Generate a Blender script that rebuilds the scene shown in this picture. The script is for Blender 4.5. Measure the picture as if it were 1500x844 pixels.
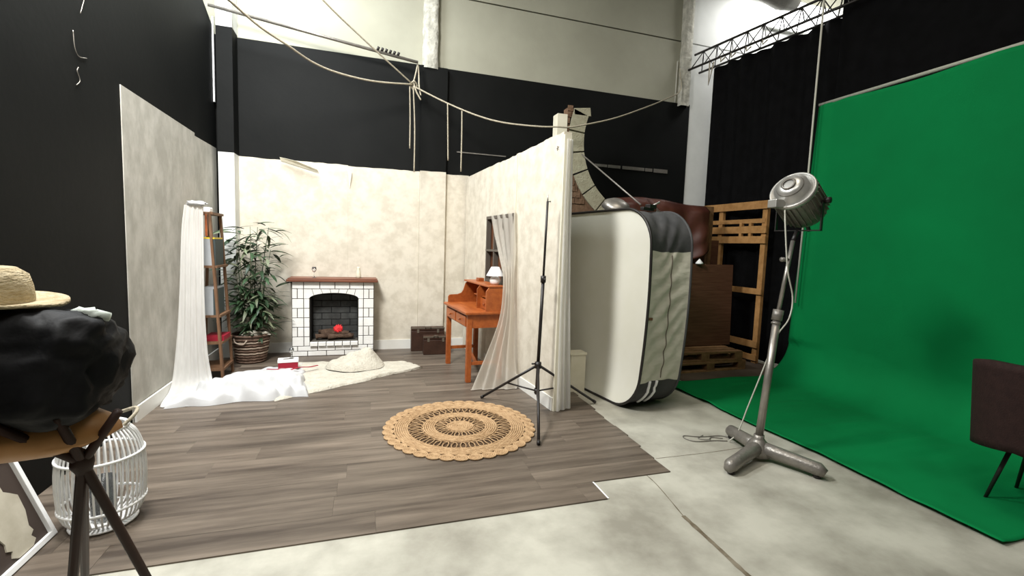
import bpy, bmesh, math, random
from mathutils import Vector, Matrix, noise
PI = math.pi
random.seed(7)
for o in list(bpy.data.objects): bpy.data.objects.remove(o)
S = bpy.context.scene
COL = S.collection

# ---------------------------------------------------------------- camera
RIGHT = Vector((.95386, -.29884, .0340)); UPV = Vector((-.0062, .0936, .9956))
FWD = RIGHT.cross(UPV) * -1
camd = bpy.data.cameras.new('camera'); cam = bpy.data.objects.new('camera', camd); COL.objects.link(cam)
FWD = Vector((.3007, .9495, -.0879)).normalized(); UPV = (UPV - FWD * UPV.dot(FWD)).normalized(); RIGHT = FWD.cross(UPV).normalized()
cam.matrix_world = Matrix(((RIGHT.x, UPV.x, -FWD.x, 0), (RIGHT.y, UPV.y, -FWD.y, 0), (RIGHT.z, UPV.z, -FWD.z, 1.5), (0, 0, 0, 1)))
camd.sensor_width = 36; camd.lens = 677 / 1500 * 36; camd.clip_start = .05
S.camera = cam
# ---------------------------------------------------------------- world, lights, exposure
W = bpy.data.worlds.new('world'); S.world = W; W.use_nodes = True
W.node_tree.nodes['Background'].inputs[0].default_value = (.8, .86, 1, 1)
W.node_tree.nodes['Background'].inputs[1].default_value = .15
def area(name, loc, size, power, color, aim=None, sy=None):
    l = bpy.data.lights.new(name, 'AREA'); l.energy = power; l.color = color; l.shape = 'RECTANGLE'; l.size = size; l.size_y = sy or size
    o = bpy.data.objects.new(name, l); COL.objects.link(o); o.location = loc
    d = Vector(aim) - Vector(loc) if aim else Vector((0, 0, -1))
    o.rotation_euler = d.to_track_quat('-Z', 'Y').to_euler(); return o
area('skylight_key', (-1.25, 2.7, 4.5), .9, 300, (1, .99, .96), (-.7, 5.6, .9))
area('fill_front', (-.4, -.6, 5.7), 2.6, 125, (1, .98, .93))  # added fill lamp over the foreground, not an opening in the roof
area('fill_warm', (2.4, 2.4, 5.8), 1.6, 55, (1, .91, .78))  # added warm fill for the right side, no source of its own
area('skylight_far', (6.4, 6.0, 5.85), .9, 60, (1, 1, 1))
area('skylight_left', (-1.2, 5.2, 5.8), 1.0, 210, (.90, .96, 1))
vs = S.view_settings
vs.view_transform = 'Standard'; vs.look = 'None'; vs.gamma = 1; vs.use_curve_mapping = False; vs.exposure = .08

# ---------------------------------------------------------------- materials
def mat(name, col, rough=.7, col2=None, scale=6, detail=5, bump=0, bscale=None, metal=0, stretch=(1, 1, 1), spec=.3, rnd=0, contrast=(.35, .65), alpha=None, trans=0, emis=None, coords='Object'):
    m = bpy.data.materials.new(name); m.use_nodes = True; nt = m.node_tree; N = nt.nodes; Lk = nt.links
    b = N['Principled BSDF']; b.inputs['Roughness'].default_value = rough; b.inputs['Metallic'].default_value = metal
    b.inputs['Specular IOR Level'].default_value = spec
    b.inputs['Base Color'].default_value = (*col, 1)
    tc = N.new('ShaderNodeTexCoord'); mp = N.new('ShaderNodeMapping'); mp.inputs['Scale'].default_value = stretch
    Lk.new(tc.outputs[coords], mp.inputs[0])
    last = None
    if col2:
        nz = N.new('ShaderNodeTexNoise'); nz.inputs['Scale'].default_value = scale; nz.inputs['Detail'].default_value = detail; nz.inputs['Roughness'].default_value = .6
        Lk.new(mp.outputs[0], nz.inputs[0])
        cr = N.new('ShaderNodeValToRGB'); cr.color_ramp.elements[0].position = contrast[0]; cr.color_ramp.elements[1].position = contrast[1]
        cr.color_ramp.elements[0].color = (*col, 1); cr.color_ramp.elements[1].color = (*col2, 1)
        Lk.new(nz.outputs[0], cr.inputs[0]); last = cr.outputs[0]
    if rnd:
        oi = N.new('ShaderNodeObjectInfo'); mr = N.new('ShaderNodeMapRange'); mr.inputs[3].default_value = 1 - rnd; mr.inputs[4].default_value = 1 + rnd
        Lk.new(oi.outputs['Random'], mr.inputs[0])
        hs = N.new('ShaderNodeHueSaturation'); Lk.new(mr.outputs[0], hs.inputs['Value'])
        if last: Lk.new(last, hs.inputs['Color'])
        else: hs.inputs['Color'].default_value = (*col, 1)
        last = hs.outputs[0]
        ad = N.new('ShaderNodeVectorMath'); ad.operation = 'ADD'; cb = N.new('ShaderNodeCombineXYZ'); mu = N.new('ShaderNodeMath'); mu.operation = 'MULTIPLY'; mu.inputs[1].default_value = 37
        Lk.new(oi.outputs['Random'], mu.inputs[0]); Lk.new(mu.outputs[0], cb.inputs[0]); Lk.new(mu.outputs[0], cb.inputs[2])
        Lk.new(mp.outputs[0], ad.inputs[0]); Lk.new(cb.outputs[0], ad.inputs[1])
        if col2: Lk.new(ad.outputs[0], nz.inputs[0])
    if last: Lk.new(last, b.inputs['Base Color'])
    if bump:
        n2 = N.new('ShaderNodeTexNoise'); n2.inputs['Scale'].default_value = bscale or scale * 4; n2.inputs['Detail'].default_value = 4; Lk.new(mp.outputs[0], n2.inputs[0])
        bp = N.new('ShaderNodeBump'); bp.inputs['Strength'].default_value = bump; bp.inputs['Distance'].default_value = .02
        Lk.new(n2.outputs[0], bp.inputs['Height']); Lk.new(bp.outputs[0], b.inputs['Normal'])
    if alpha is not None: b.inputs['Alpha'].default_value = alpha
    if trans: b.inputs['Transmission Weight'].default_value = trans
    if emis: b.inputs['Emission Color'].default_value = (*emis[0], 1); b.inputs['Emission Strength'].default_value = emis[1]
    return m
M = {}
M['concrete'] = mat('concrete floor', (.26, .245, .20), .5, (.50, .485, .41), 1.7, 9, .15, 9, contrast=(.33, .62))
M['crack'] = mat('crack dirt', (.10, .075, .045), .9, (.22, .19, .14), 9)
M['plank'] = mat('grey laminate', (.055, .041, .031), .42, (.19, .153, .118), 2.2, 6, .05, 12, stretch=(.42, 4.5, 1), rnd=.12, contrast=(.32, .70), spec=.3)
M['wallc'] = mat('pale concrete wall', (.33, .32, .25), .85, (.39, .38, .30), .8, 4, .1, 14)
M['colc'] = mat('rough column', (.36, .35, .30), .95, (.6, .58, .5), 9, 8, .8, 22)
M['whitep'] = mat('white painted wall', (.74, .75, .72), .8, (.66, .67, .64), 2)
M['blackp'] = mat('black painted wall', (.0024, .0028, .0025), .65, (.0046, .0050, .0045), 1.5, 6, .05, 20, spec=.14)
M['blackc'] = mat('black cloth', (.003, .003, .0032), .95, (.005, .005, .0055), 8, spec=.1)
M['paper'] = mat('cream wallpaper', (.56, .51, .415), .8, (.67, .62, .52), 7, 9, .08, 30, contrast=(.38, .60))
M['papershade'] = mat('shaded cream wallpaper', (.37, .355, .31), .8, (.49, .47, .42), 7, 10, .08, 30, stretch=(1, 1, .6), contrast=(.38, .64))  # same wallpaper as the back flats, the left wall's shade put into its colour
M['base'] = mat('white skirting', (.74, .73, .68), .5, (.8, .79, .75), 3)
M['cream'] = mat('cream foam', (.66, .62, .48), .8, (.74, .70, .57), 5)
M['brickw'] = mat('white painted brick', (.82, .82, .79), .6, (.88, .88, .86), 7, 4, .12, 40)
M['joint'] = mat('dark joint', (.10, .09, .075), .9)
M['fbox'] = mat('charcoal brick', (.035, .037, .036), .8, (.06, .062, .06), 10, 4, .2, 30, rnd=.2)
M['fdark'] = mat('firebox dark', (.012, .012, .012), .9)
M['mantel'] = mat('red-brown mantel wood', (.14, .05, .028), .45, (.21, .08, .045), 3, stretch=(1, 8, 8))
M['log'] = mat('charred log', (.05, .028, .018), .9, (.12, .075, .05), 14, 5, .6)
M['ember'] = mat('red ember', (.35, .02, .02), .6, (.7, .06, .06), 30, emis=((1, .04, .05), .35))
M['orange'] = mat('orange stained pine', (.31, .072, .014), .38, (.43, .115, .024), 3, 5, 0, stretch=(6, 1, 6), spec=.5)
M['orange2'] = mat('darker orange pine', (.25, .06, .012), .4, (.36, .095, .02), 3, 5, 0, stretch=(6, 1, 6), spec=.5)
M['brown'] = mat('walnut wood', (.12, .06, .03), .6, (.2, .11, .06), 5, stretch=(6, 6, 1))
M['pine'] = mat('raw pallet wood', (.34, .17, .055), .8, (.46, .245, .09), 4, 5, .1, stretch=(3, 3, 3), rnd=.12)
M['pined'] = mat('old pallet wood', (.16, .085, .035), .85, (.26, .14, .065), 4, 5, .1, stretch=(3, 3, 3), rnd=.25)
M['board'] = mat('brown board', (.085, .035, .02), .5, (.13, .06, .035), 3, 5, stretch=(1, 1, 14))
M['tarp'] = mat('dark red-brown leatherette', (.05, .013, .009), .45, (.085, .025, .015), 3, spec=.5)
M['case'] = mat('dark brown case', (.035, .016, .010), .5, (.055, .026, .016), 7, 4, .1)
M['casee'] = mat('case edge', (.12, .10, .075), .5)
M['jute'] = mat('jute', (.36, .225, .115), .9, (.50, .335, .185), 30, 4, .5, 90)
M['juteshade'] = mat('jute shade', (.065, .036, .018), .9, (.10, .06, .03), 30, 4, .5, 90)  # shade seen through the open rug rings, as a colour
M['green'] = mat('chroma green cloth', (.0, .160, .042), .85, (.0, .20, .053), .7, 4, .04, 60, spec=.15)
M['greeny'] = mat('pale hem', (.42, .43, .36), .7)
M['metal'] = mat('worn grey metal', (.30, .28, .25), .38, (.42, .39, .35), 7, 4, .05, metal=.75)
M['cast'] = mat('cast iron grey paint', (.19, .175, .155), .36, (.26, .24, .21), 12, 5, .2, 40, metal=.4, spec=.6)
M['chrome'] = mat('bright aluminium', (.5, .49, .46), .36, metal=.7)
M['black'] = mat('black metal', (.018, .015, .014), .4, spec=.4)
M['dbrown'] = mat('dark brown stick', (.028, .014, .010), .5, (.045, .022, .016), 9)
M['white'] = mat('white plastic', (.85, .85, .84), .5)
M['whitew'] = mat('white rattan', (.84, .84, .83), .45, (.74, .74, .73), 12)
M['rope'] = mat('hemp rope', (.34, .30, .22), .9, (.48, .43, .33), 60, 3, .5, 120)
M['wire'] = mat('pale wire', (.52, .51, .44), .6)
M['fabric'] = mat('white background cloth', (.80, .79, .68), .8, (.84, .83, .74), 2, 3, .05, 10)
M['grey'] = mat('grey panel cloth', (.54, .52, .43), .8, (.62, .60, .50), 4, 4, .5, 7, stretch=(1, 1, 2.4))
M['char'] = mat('charcoal cloth', (.045, .046, .047), .75, (.07, .07, .07), 5, 4, .2, 12)
M['sheet'] = mat('white sheet', (.55, .55, .55), .85, (.50, .50, .50), 3, 3, .1, 14)
M['fleece'] = mat('cream fleece', (.58, .545, .46), .95, (.49, .455, .38), 14, 5, .8, 45)
M['leafa'] = mat('dark green leaf', (.018, .045, .018), .45, (.045, .085, .04), 8, spec=.4, rnd=.35)
M['leafb'] = mat('pale olive leaf', (.12, .15, .085), .5, (.2, .22, .14), 8, spec=.4, rnd=.3)
M['basket'] = mat('brown wicker', (.085, .05, .035), .7, (.17, .11, .08), 25, 4, .4)
M['basketl'] = mat('pale wicker', (.32, .25, .19), .7, (.42, .34, .27), 25, 4, .4)
M['soil'] = mat('soil', (.03, .02, .015), .9)
M['red'] = mat('dark red', (.30, .012, .03), .5)
M['gold'] = mat('yellow', (.75, .55, .04), .5)
M['greyb'] = mat('grey file box', (.30, .32, .34), .6, (.36, .38, .40), 4)
M['darkb'] = mat('slate file box', (.045, .06, .06), .6)
M['straw'] = mat('straw hat', (.42, .33, .19), .85, (.60, .50, .33), 28, 4, .7, 70, stretch=(1, 1, 3))
M['tan'] = mat('tan leather', (.36, .17, .055), .5, (.45, .23, .085), 5)
M['jacket'] = mat('black jacket', (.004, .004, .0045), .6, (.008, .008, .009), 6, 4, .25, 14, spec=.15)
M['glove'] = mat('pale knit', (.55, .60, .55), .9)
M['chair'] = mat('dark maroon-brown upholstery', (.018, .007, .006), .85, (.026, .011, .009), 30, 3, .2)
M['clay'] = mat('beige clay', (.40, .36, .28), .8, (.5, .46, .37), 7)
M['mirrorback'] = mat('dark umber canvas', (.05, .035, .028), .7)
M['glass'] = mat('clear glass', (.95, .97, .97), .05, trans=.95, spec=.5)
M['pane'] = mat('brown window backing', (.10, .04, .02), .35, (.16, .07, .035), 3)
M['frame'] = mat('dark grey frame', (.10, .085, .07), .5)
M['glow'] = mat('white glow panel', (1, 1, 1), .5, emis=((1, 1, 1), 4))  # glow for the blown-out wall high on the right
M['mat'] = mat('dark brown floor cloth', (.07, .05, .036), .9, (.11, .08, .06), 3)
M['bfoam'] = mat('brown brick foam', (.11, .062, .036), .85, (.19, .115, .07), 16, 5, .5, 40)
M['stonef'] = mat('pale stone foam', (.30, .28, .195), .85, (.38, .36, .26), 14, 5, .5, 50, rnd=.08)
def tulle(name, opacity, tcol=(.86, .85, .82)):
    m = bpy.data.materials.new(name); m.use_nodes = True; nt = m.node_tree; N = nt.nodes; Lk = nt.links
    N.remove(N['Principled BSDF']); out = N['Material Output']
    d = N.new('ShaderNodeBsdfDiffuse'); d.inputs[0].default_value = (*tcol, 1)
    t = N.new('ShaderNodeBsdfTranslucent'); t.inputs[0].default_value = (*tcol, 1)
    a = N.new('ShaderNodeMixShader'); a.inputs[0].default_value = .45; Lk.new(d.outputs[0], a.inputs[1]); Lk.new(t.outputs[0], a.inputs[2])
    tr = N.new('ShaderNodeBsdfTransparent'); b = N.new('ShaderNodeMixShader')
    tc = N.new('ShaderNodeTexCoord'); mp = N.new('ShaderNodeMapping'); mp.inputs['Scale'].default_value = (1, 1, .1)
    nz = N.new('ShaderNodeTexNoise'); nz.inputs['Scale'].default_value = 30
    mr = N.new('ShaderNodeMapRange'); mr.inputs[1].default_value = .15; mr.inputs[2].default_value = .7; mr.inputs[3].default_value = opacity - .06; mr.inputs[4].default_value = opacity + .06
    Lk.new(tc.outputs['Object'], mp.inputs[0]); Lk.new(mp.outputs[0], nz.inputs[0]); Lk.new(nz.outputs[0], mr.inputs[0])
    Lk.new(mr.outputs[0], b.inputs[0]); Lk.new(tr.outputs[0], b.inputs[1]); Lk.new(a.outputs[0], b.inputs[2]); Lk.new(b.outputs[0], out.inputs[0])
    return m
M['tulle'] = tulle('white tulle', .90)
M['tulle2'] = tulle('ivory tulle', .72, (.74, .69, .60))

# ---------------------------------------------------------------- mesh helpers
class MB:
    def __init__(s): s.v = []; s.f = []; s.m = []; s.sm = []; s.cur = 0
    def add(s, vs, fs, smooth=False):
        o = len(s.v); s.v += [tuple(v) for v in vs]
        for f in fs: s.f.append(tuple(i + o for i in f)); s.m.append(s.cur); s.sm.append(smooth)
    def box(s, x0, x1, y0, y1, z0, z1, b=0, mx=None):
        if b:
            bm = bmesh.new(); bmesh.ops.create_cube(bm, size=1)
            for v in bm.verts: v.co = Vector((x0 + (v.co.x + .5) * (x1 - x0), y0 + (v.co.y + .5) * (y1 - y0), z0 + (v.co.z + .5) * (z1 - z0)))
            bmesh.ops.bevel(bm, geom=bm.edges[:], offset=b, segments=2, affect='EDGES', profile=.5)
            bm.verts.index_update(); vs = [v.co.copy() for v in bm.verts]; fs = [[v.index for v in f.verts] for f in bm.faces]; bm.free()
        else:
            vs = [Vector((x, y, z)) for z in (z0, z1) for y in (y0, y1) for x in (x0, x1)]
            fs = [(0, 2, 3, 1), (4, 5, 7, 6), (0, 1, 5, 4), (2, 6, 7, 3), (0, 4, 6, 2), (1, 3, 7, 5)]
        if mx: vs = [mx @ v for v in vs]
        s.add(vs, fs); return s
    def bar(s, a, b, w, h, up=(0, 0, 1)):
        a = Vector(a); b = Vector(b); d = (b - a).normalized(); up = Vector(up)
        if abs(d.dot(up)) > .99: up = Vector((0, 1, 0))
        x = d.cross(up).normalized(); y = x.cross(d)
        vs = [p + x * sx * w / 2 + y * sy * h / 2 for p in (a, b) for sx, sy in ((-1, -1), (1, -1), (1, 1), (-1, 1))]
        s.add(vs, [(3, 2, 1, 0), (4, 5, 6, 7), (0, 1, 5, 4), (1, 2, 6, 5), (2, 3, 7, 6), (3, 0, 4, 7)]); return s
    def tube(s, pts, r, n=8, cap=True, closed=False, flat=1):
        pts = [Vector(p) for p in pts]; k = len(pts); rr = r if isinstance(r, (list, tuple)) else [r] * k
        vs = []; prev = None
        for i, p in enumerate(pts):
            if closed: t = pts[(i + 1) % k] - pts[i - 1]
            else: t = pts[min(i + 1, k - 1)] - pts[max(i - 1, 0)]
            t.normalize()
            if prev is None:
                u = Vector((0, 0, 1)) if abs(t.z) < .9 else Vector((1, 0, 0))
            else: u = prev
            u = (u - t * u.dot(t)).normalized(); prev = u; w = t.cross(u)
            for j in range(n):
                a = 2 * PI * j / n; vs.append(p + (u * math.cos(a) * flat + w * math.sin(a)) * rr[i])
        fs = []
        for i in range(k if closed else k - 1):
            for j in range(n):
                a = i * n + j; b = i * n + (j + 1) % n; i2 = (i + 1) % k; fs.append((a, b, i2 * n + (j + 1) % n, i2 * n + j))
        if cap and not closed: fs.append(tuple(range(n))[::-1]); fs.append(tuple((k - 1) * n + j for j in range(n)))
        s.add(vs, fs, n > 5); return s
    def lathe(s, prof, n=24, mx=None, cap=True):
        vs = []; k = len(prof)
        for r, z in prof:
            for j in range(n):
                a = 2 * PI * j / n; vs.append(Vector((r * math.cos(a), r * math.sin(a), z)))
        fs = [(i * n + j, i * n + (j + 1) % n, (i + 1) * n + (j + 1) % n, (i + 1) * n + j) for i in range(k - 1) for j in range(n)]
        if cap: fs.append(tuple(range(n))[::-1]); fs.append(tuple((k - 1) * n + j for j in range(n)))
        if mx: vs = [mx @ v for v in vs]
        s.add(vs, fs, True); return s
    def grid(s, fn, nu, nv, smooth=True, closeu=False):
        vs = [fn(i / nu, j / nv) for j in range(nv + 1) for i in range(nu + (0 if closeu else 1))]
        w = nu if closeu else nu + 1
        fs = [(j * w + i, j * w + (i + 1) % w, (j + 1) * w + (i + 1) % w, (j + 1) * w + i) for j in range(nv) for i in range(nu)]
        s.add(vs, fs, smooth); return s
    def prism(s, poly, d, mx=None):
        # poly: list of 3D points, d: extrusion vector
        d = Vector(d); a = [Vector(p) for p in poly]; n = len(a); vs = a + [p + d for p in a]
        fs = [tuple(range(n))[::-1], tuple(range(n, 2 * n))] + [(i, (i + 1) % n, n + (i + 1) % n, n + i) for i in range(n)]
        if mx: vs = [mx @ v for v in vs]
        s.add(vs, fs); return s
    def mesh(s, name, mats):
        me = bpy.data.meshes.new(name); me.from_pydata(s.v, [], s.f)
        for m in (mats if isinstance(mats, (list, tuple)) else [mats]): me.materials.append(M[m])
        me.polygons.foreach_set('material_index', s.m); me.polygons.foreach_set('use_smooth', s.sm); me.update()
        bm = bmesh.new(); bm.from_mesh(me); bmesh.ops.recalc_face_normals(bm, faces=bm.faces[:]); bm.to_mesh(me); bm.free()
        return me
    def build(s, name, mats, parent=None, solid=0):
        o = bpy.data.objects.new(name, s.mesh(name, mats)); COL.objects.link(o)
        if parent: o.parent = parent
        if solid:
            md = o.modifiers.new('solid', 'SOLIDIFY'); md.thickness = solid; md.offset = 0
        return o
def tag(o, label=None, cat=None, group=None, kind=None):
    if label: o['label'] = label
    if cat: o['category'] = cat
    if group: o['group'] = group
    if kind: o['kind'] = kind
    return o
def empty(name, loc=(0, 0, 0), rz=0, kind=None, label=None, cat=None, group=None):
    o = bpy.data.objects.new(name, None); COL.objects.link(o); o.location = loc; o.rotation_euler = (0, 0, rz); o.empty_display_size = .05
    return tag(o, label, cat, group, kind)
def struct(o, label=None): o['kind'] = 'structure'; o['label'] = label or o.name; o['category'] = 'structure'; return o
def inst(name, me, parent, loc=(0, 0, 0), rot=None):
    o = bpy.data.objects.new(name, me); COL.objects.link(o); o.parent = parent; o.location = loc
    if rot: o.rotation_euler = rot
    return o
def nz(x, y, z=0, s=1): return noise.noise(Vector((x * s, y * s, z * s)))
def spline(pts, n=6):
    P = [Vector(p) for p in pts]; P = [P[0] * 2 - P[1]] + P + [P[-1] * 2 - P[-2]]; out = []
    for i in range(1, len(P) - 2):
        for k in range(n):
            t = k / n; a, b, c, d = P[i - 1], P[i], P[i + 1], P[i + 2]
            out.append(.5 * ((2 * b) + (c - a) * t + (2 * a - 5 * b + 4 * c - d) * t * t + (3 * b - a - 3 * c + d) * t ** 3))
    out.append(P[-2]); return out

# ================================================================ SETTING
FL = .008
f = MB(); f.box(-2.2, 8.2, -5.2, 7.0, -.1, 0); fo = struct(f.build('floor', 'concrete'), 'worn pale concrete floor of the hall')
c = MB()
def strip(pts, w, seed):
    L, Rr = [], []
    P = spline([(x, y, 0) for x, y in pts], 8)
    for i, p in enumerate(P):
        t = (P[min(i + 1, len(P) - 1)] - P[max(i - 1, 0)]).normalized(); nn = Vector((-t.y, t.x, 0))
        ww = w * (1 + .7 * nz(i * .9, seed)) * .5
        L.append(p + nn * ww); Rr.append(p - nn * ww)
    k = len(P); vs = [Vector((p.x, p.y, .0012)) for p in L + Rr]
    c.add(vs, [(i, i + 1, k + i + 1, k + i) for i in range(k - 1)])
strip([(1.74, 2.1), (1.73, 1.83), (1.72, 1.6), (1.72, 1.2), (1.7, .2)], .026, 1)
c.build('expansion_joint', 'crack', fo)
c = MB(); strip([(1.81, 2.6), (1.8, 2.43), (1.74, 2.1)], .006, 3); strip([(2.02, 2.77), (2.49, 2.765), (2.83, 2.78)], .005, 5); c.build('floor_crack', 'crack', fo)

# laminate planks
lam = empty('floor_laminate'); struct(lam, 'grey-brown laminate planks laid over the concrete')
RY0, RW = 2.36, .205
pm = {}
for r in range(22):
    y0 = RY0 + r * RW; y1 = min(y0 + RW, 6.80)
    if y0 > 6.7: break
    xr = 1.40 if r == 0 else 2.0 + (y0 - 2.58) * .055 + random.uniform(-.012, .012)
    x = -1.79 ; first = random.uniform(.35, 1.2)
    while x < xr - .01:
        x2 = min(x + first, xr); first = 1.22
        if xr - x2 < .12: x2 = xr
        ln = round(x2 - x, 3); g = .0004
        if ln not in pm or r == 0:
            b = MB(); b.box(g, ln - g, g, y1 - y0 - g, .0005, FL - random.uniform(0, .0006)); pm[ln] = b.mesh('plank', 'plank')
        inst('plank', pm[ln], lam, (x, y0, 0)); x = x2
b = MB(); b.box(1.4, 1.412, 2.365, 2.565, .0005, .006); b.build('edge_strip', 'white', lam)

# back wall of the hall
wb = empty('wall_back'); struct(wb, 'tall pale concrete back wall above black paint')
b = MB(); b.box(-2.2, 8.2, 6.74, 6.9, 0, 6); b.build('backing', 'joint', wb)
for x0, x1 in ((-2.0, .76), (.76, 4.90), (4.90, 8.1)):
    for z0, z1 in ((0, 4.92), (4.94, 6.0)):
        b = MB(); b.box(x0 + .003, x1 - .003, 6.70, 6.745, z0, z1); b.build('concrete_panel', 'whitep' if x0 > 4 else 'wallc', wb)
b = MB(); b.box(-2.0, 5.10, 6.685, 6.70, 0, 3.95); b.build('black_paint', 'blackp', wb)
b = MB()
def rough_col(x0, x1, z0):
    def fn(u, v):
        z = z0 + v * (6 - z0); e = .02 * nz(u * 2, z, 3, 4) + .012 * nz(u, z, 9, 14)
        a = [(x0, 6.7), (x0 + .015, 6.61), (x1 - .015, 6.61), (x1, 6.7)]; t = u * 3; i = min(int(t), 2); t -= i
        return Vector((a[i][0] * (1 - t) + a[i + 1][0] * t + e, a[i][1] * (1 - t) + a[i + 1][1] * t + e, z))
    b.grid(fn, 9, 60)
rough_col(.72, .93, 3.9); b.build('concrete_column', 'colc', wb)
b = MB(); rough_col(4.86, 5.04, 3.9); b.build('concrete_column', 'colc', wb)
b = MB(); b.tube([(4.80, 6.67, 3.95), (4.80, 6.67, 4.6)], .012, 6); b.build('conduit', 'wire', wb)
# pilasters
pl = empty('trim_1', kind='structure'); struct(pl, 'square pilaster in the left corner, white, black and white again')
for z0, z1, m in ((0, 2.52, 'whitep'), (2.52, 3.97, 'blackp'), (3.97, 6, 'whitep')):
    b = MB(); b.box(-1.70, -1.53, 6.45, 6.69, z0, z1); b.build('pilaster_section', m, pl)
pr = empty('trim_2'); struct(pr, 'shallow black pilaster on the back wall above the set')
b = MB(); b.box(.70, 1.06, 6.62, 6.69, 2.5, 3.93); b.build('pilaster_section', 'blackp', pr)
# set wallpaper back wall (panels)
sb = empty('wall_set_back'); struct(sb, 'cream wallpapered flats forming the back of the film set')
zt = 2.5
for x0, x1, y0, z1 in ((-1.53, -.24, 6.655, 2.515), (-.24, .70, 6.65, 2.505), (.70, 1.06, 6.60, 2.515), (1.06, 1.40, 6.655, 2.50)):
    b = MB()
    n = max(2, int((x1 - x0) / .05)); top = [Vector((x0 + .0005 + (x1 - x0 - .001) * i / n, y0, z1 + .010 * nz(x0 + i * .31, 3.3, 0, 2))) for i in range(n + 1)]
    b.prism([Vector((x1 - .0005, y0, 0)), Vector((x0 + .0005, y0, 0))] + top, (0, 6.69 - y0, 0)); b.build('wallpaper_panel', 'paper', sb)
b = MB(); b.add([(-1.05, 6.64, 2.50), (-.60, 6.63, 2.39), (-.62, 6.60, 2.42), (-.85, 6.58, 2.50), (-1.06, 6.62, 2.54)], [(0, 1, 2, 3, 4)]); b.build('peeling_strip', 'cream', sb, .004)
b = MB(); b.add([(-.245, 6.65, 2.45), (-.22, 6.645, 2.2), (-.19, 6.62, 2.42)], [(0, 1, 2)]); b.build('peeling_strip', 'cream', sb, .003)
# left wall
wl = MB(); wl.prism([(-1.766, -5, 0), (-1.766, 6.62, 0), (-1.766, 6.62, 3.99), (-1.766, 6.58, 4.0), (-1.766, 6.26, 4.14), (-1.766, 5.6, 4.6), (-1.766, 5.6, 6), (-1.766, -5, 6)], (-.1, 0, 0))
wlo = struct(wl.build('wall_left', 'blackp'), 'black painted left wall')
b = MB(); b.box(-1.765, -1.75, 6.555, 6.58, 3.12, 4.1); struct(b.build('light_slit', 'white'), 'thin white strip for the slit of light in the left corner')  # white strip painted in for light through the corner gap
b = MB(); b.box(-2.0, -1.9, 5.5, 6.9, 0, 6); struct(b.build('wall_left_upper', 'whitep'), 'white wall beyond the black left flat')
sl = empty('wall_set_left'); struct(sl, 'cream wallpapered flats on the left of the set, shade in their colour')
b = MB(); b.prism([(-1.764, 4.29, 0), (-1.764, 5.85, 0), (-1.764, 5.85, 2.60), (-1.764, 4.29, 2.61)], (.007, 0, 0)); b.build('wallpaper_panel', 'papershade', sl)
b = MB(); b.prism([(-1.764, 5.853, 0), (-1.764, 6.60, 0), (-1.764, 6.60, 2.58), (-1.764, 5.853, 2.57)], (.006, 0, 0)); b.build('wallpaper_panel', 'papershade', sl)
b = MB(); b.box(-1.75, -1.735, 4.29, 6.45, FL, .13); struct(b.build('baseboard_left', 'base'), 'white skirting board on left set wall')
b = MB(); b.box(-1.53, .70, 6.635, 6.655, FL, .14); b.box(.70, 1.06, 6.585, 6.60, FL, .14); b.box(1.06, 1.40, 6.64, 6.655, FL, .14); struct(b.build('baseboard_back', 'base'), 'white skirting board on back set wall')
# partition
pang = math.atan2(.1005, .995)
pt = empty('wall_partition', (1.646, 3.838, 0), pang); struct(pt, 'cream wallpapered freestanding flat, end on to the camera')
def partbox(s0, s1, z0, z1, m='paper', d0=0, d1=.08, nm='wallpaper_panel'):
    b = MB(); b.box(d0, d1, s0, s1, z0, z1); return b.build(nm, m, pt)
b = MB(); nn = 20
b.prism([(0, 0, FL), (0, 1.0, FL)] + [(0, 1.0 - 1.0 * i / nn, 2.53 - .03 * (1 - i / nn) + .012 * nz(i * .6, 1.5)) for i in range(nn + 1)], (.08, 0, 0)); b.build('wallpaper_panel', 'paper', pt)
partbox(1.003, 1.85, FL, 1.06); 
b = MB(); b.prism([(0, 1.003, 1.87), (0, 1.85, 1.87)] + [(0, 1.85 - .847 * i / 12, 2.49 + .012 * nz(i * .7, 8.5)) for i in range(13)], (.08, 0, 0)); b.build('wallpaper_panel', 'paper', pt)
b = MB(); b.prism([(0, 1.853, FL), (0, 2.80, FL), (0, 2.80, 2.47), (0, 1.853, 2.49)], (.08, 0, 0)); b.build('wallpaper_panel', 'paper', pt)
b = MB(); b.box(-.014, 0, 0, 1.85, FL, .13); b.build('baseboard', 'base', pt)
b = MB(); b.box(-.008, .0, .995, 1.012, .13, 2.5); b.build('seam_trim', 'cream', pt)
b = MB(); b.box(.0, .07, -.02, -.001, FL, 2.50); b.build('end_post', 'cream', pt)
# star-like staple mark near the top
b = MB()
for k in range(5):
    a = k * 2 * PI / 5; b.bar((-.004, .10, 2.40), (-.004, .10 + .022 * math.cos(a), 2.40 + .022 * math.sin(a)), .004, .004)
b.build('wall_hook', 'metal', pt)
wn = empty('window_1', (1.646, 3.838, 0), pang); struct(wn, 'dark framed false window in the partition')
b = MB()
for z0, z1 in ((1.06, 1.095), (1.44, 1.465), (1.835, 1.87)): b.box(-.03, .03, 1.0, 1.85, z0, z1)
for s in (1.0, 1.28, 1.56, 1.822): b.box(-.028, .028, s, s + .028, 1.095, 1.835)
b.build('window_frame', 'frame', wn)
b = MB(); b.box(.035, .04, 1.0, 1.85, 1.06, 1.87); b.build('pane', 'pane', wn)
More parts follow.
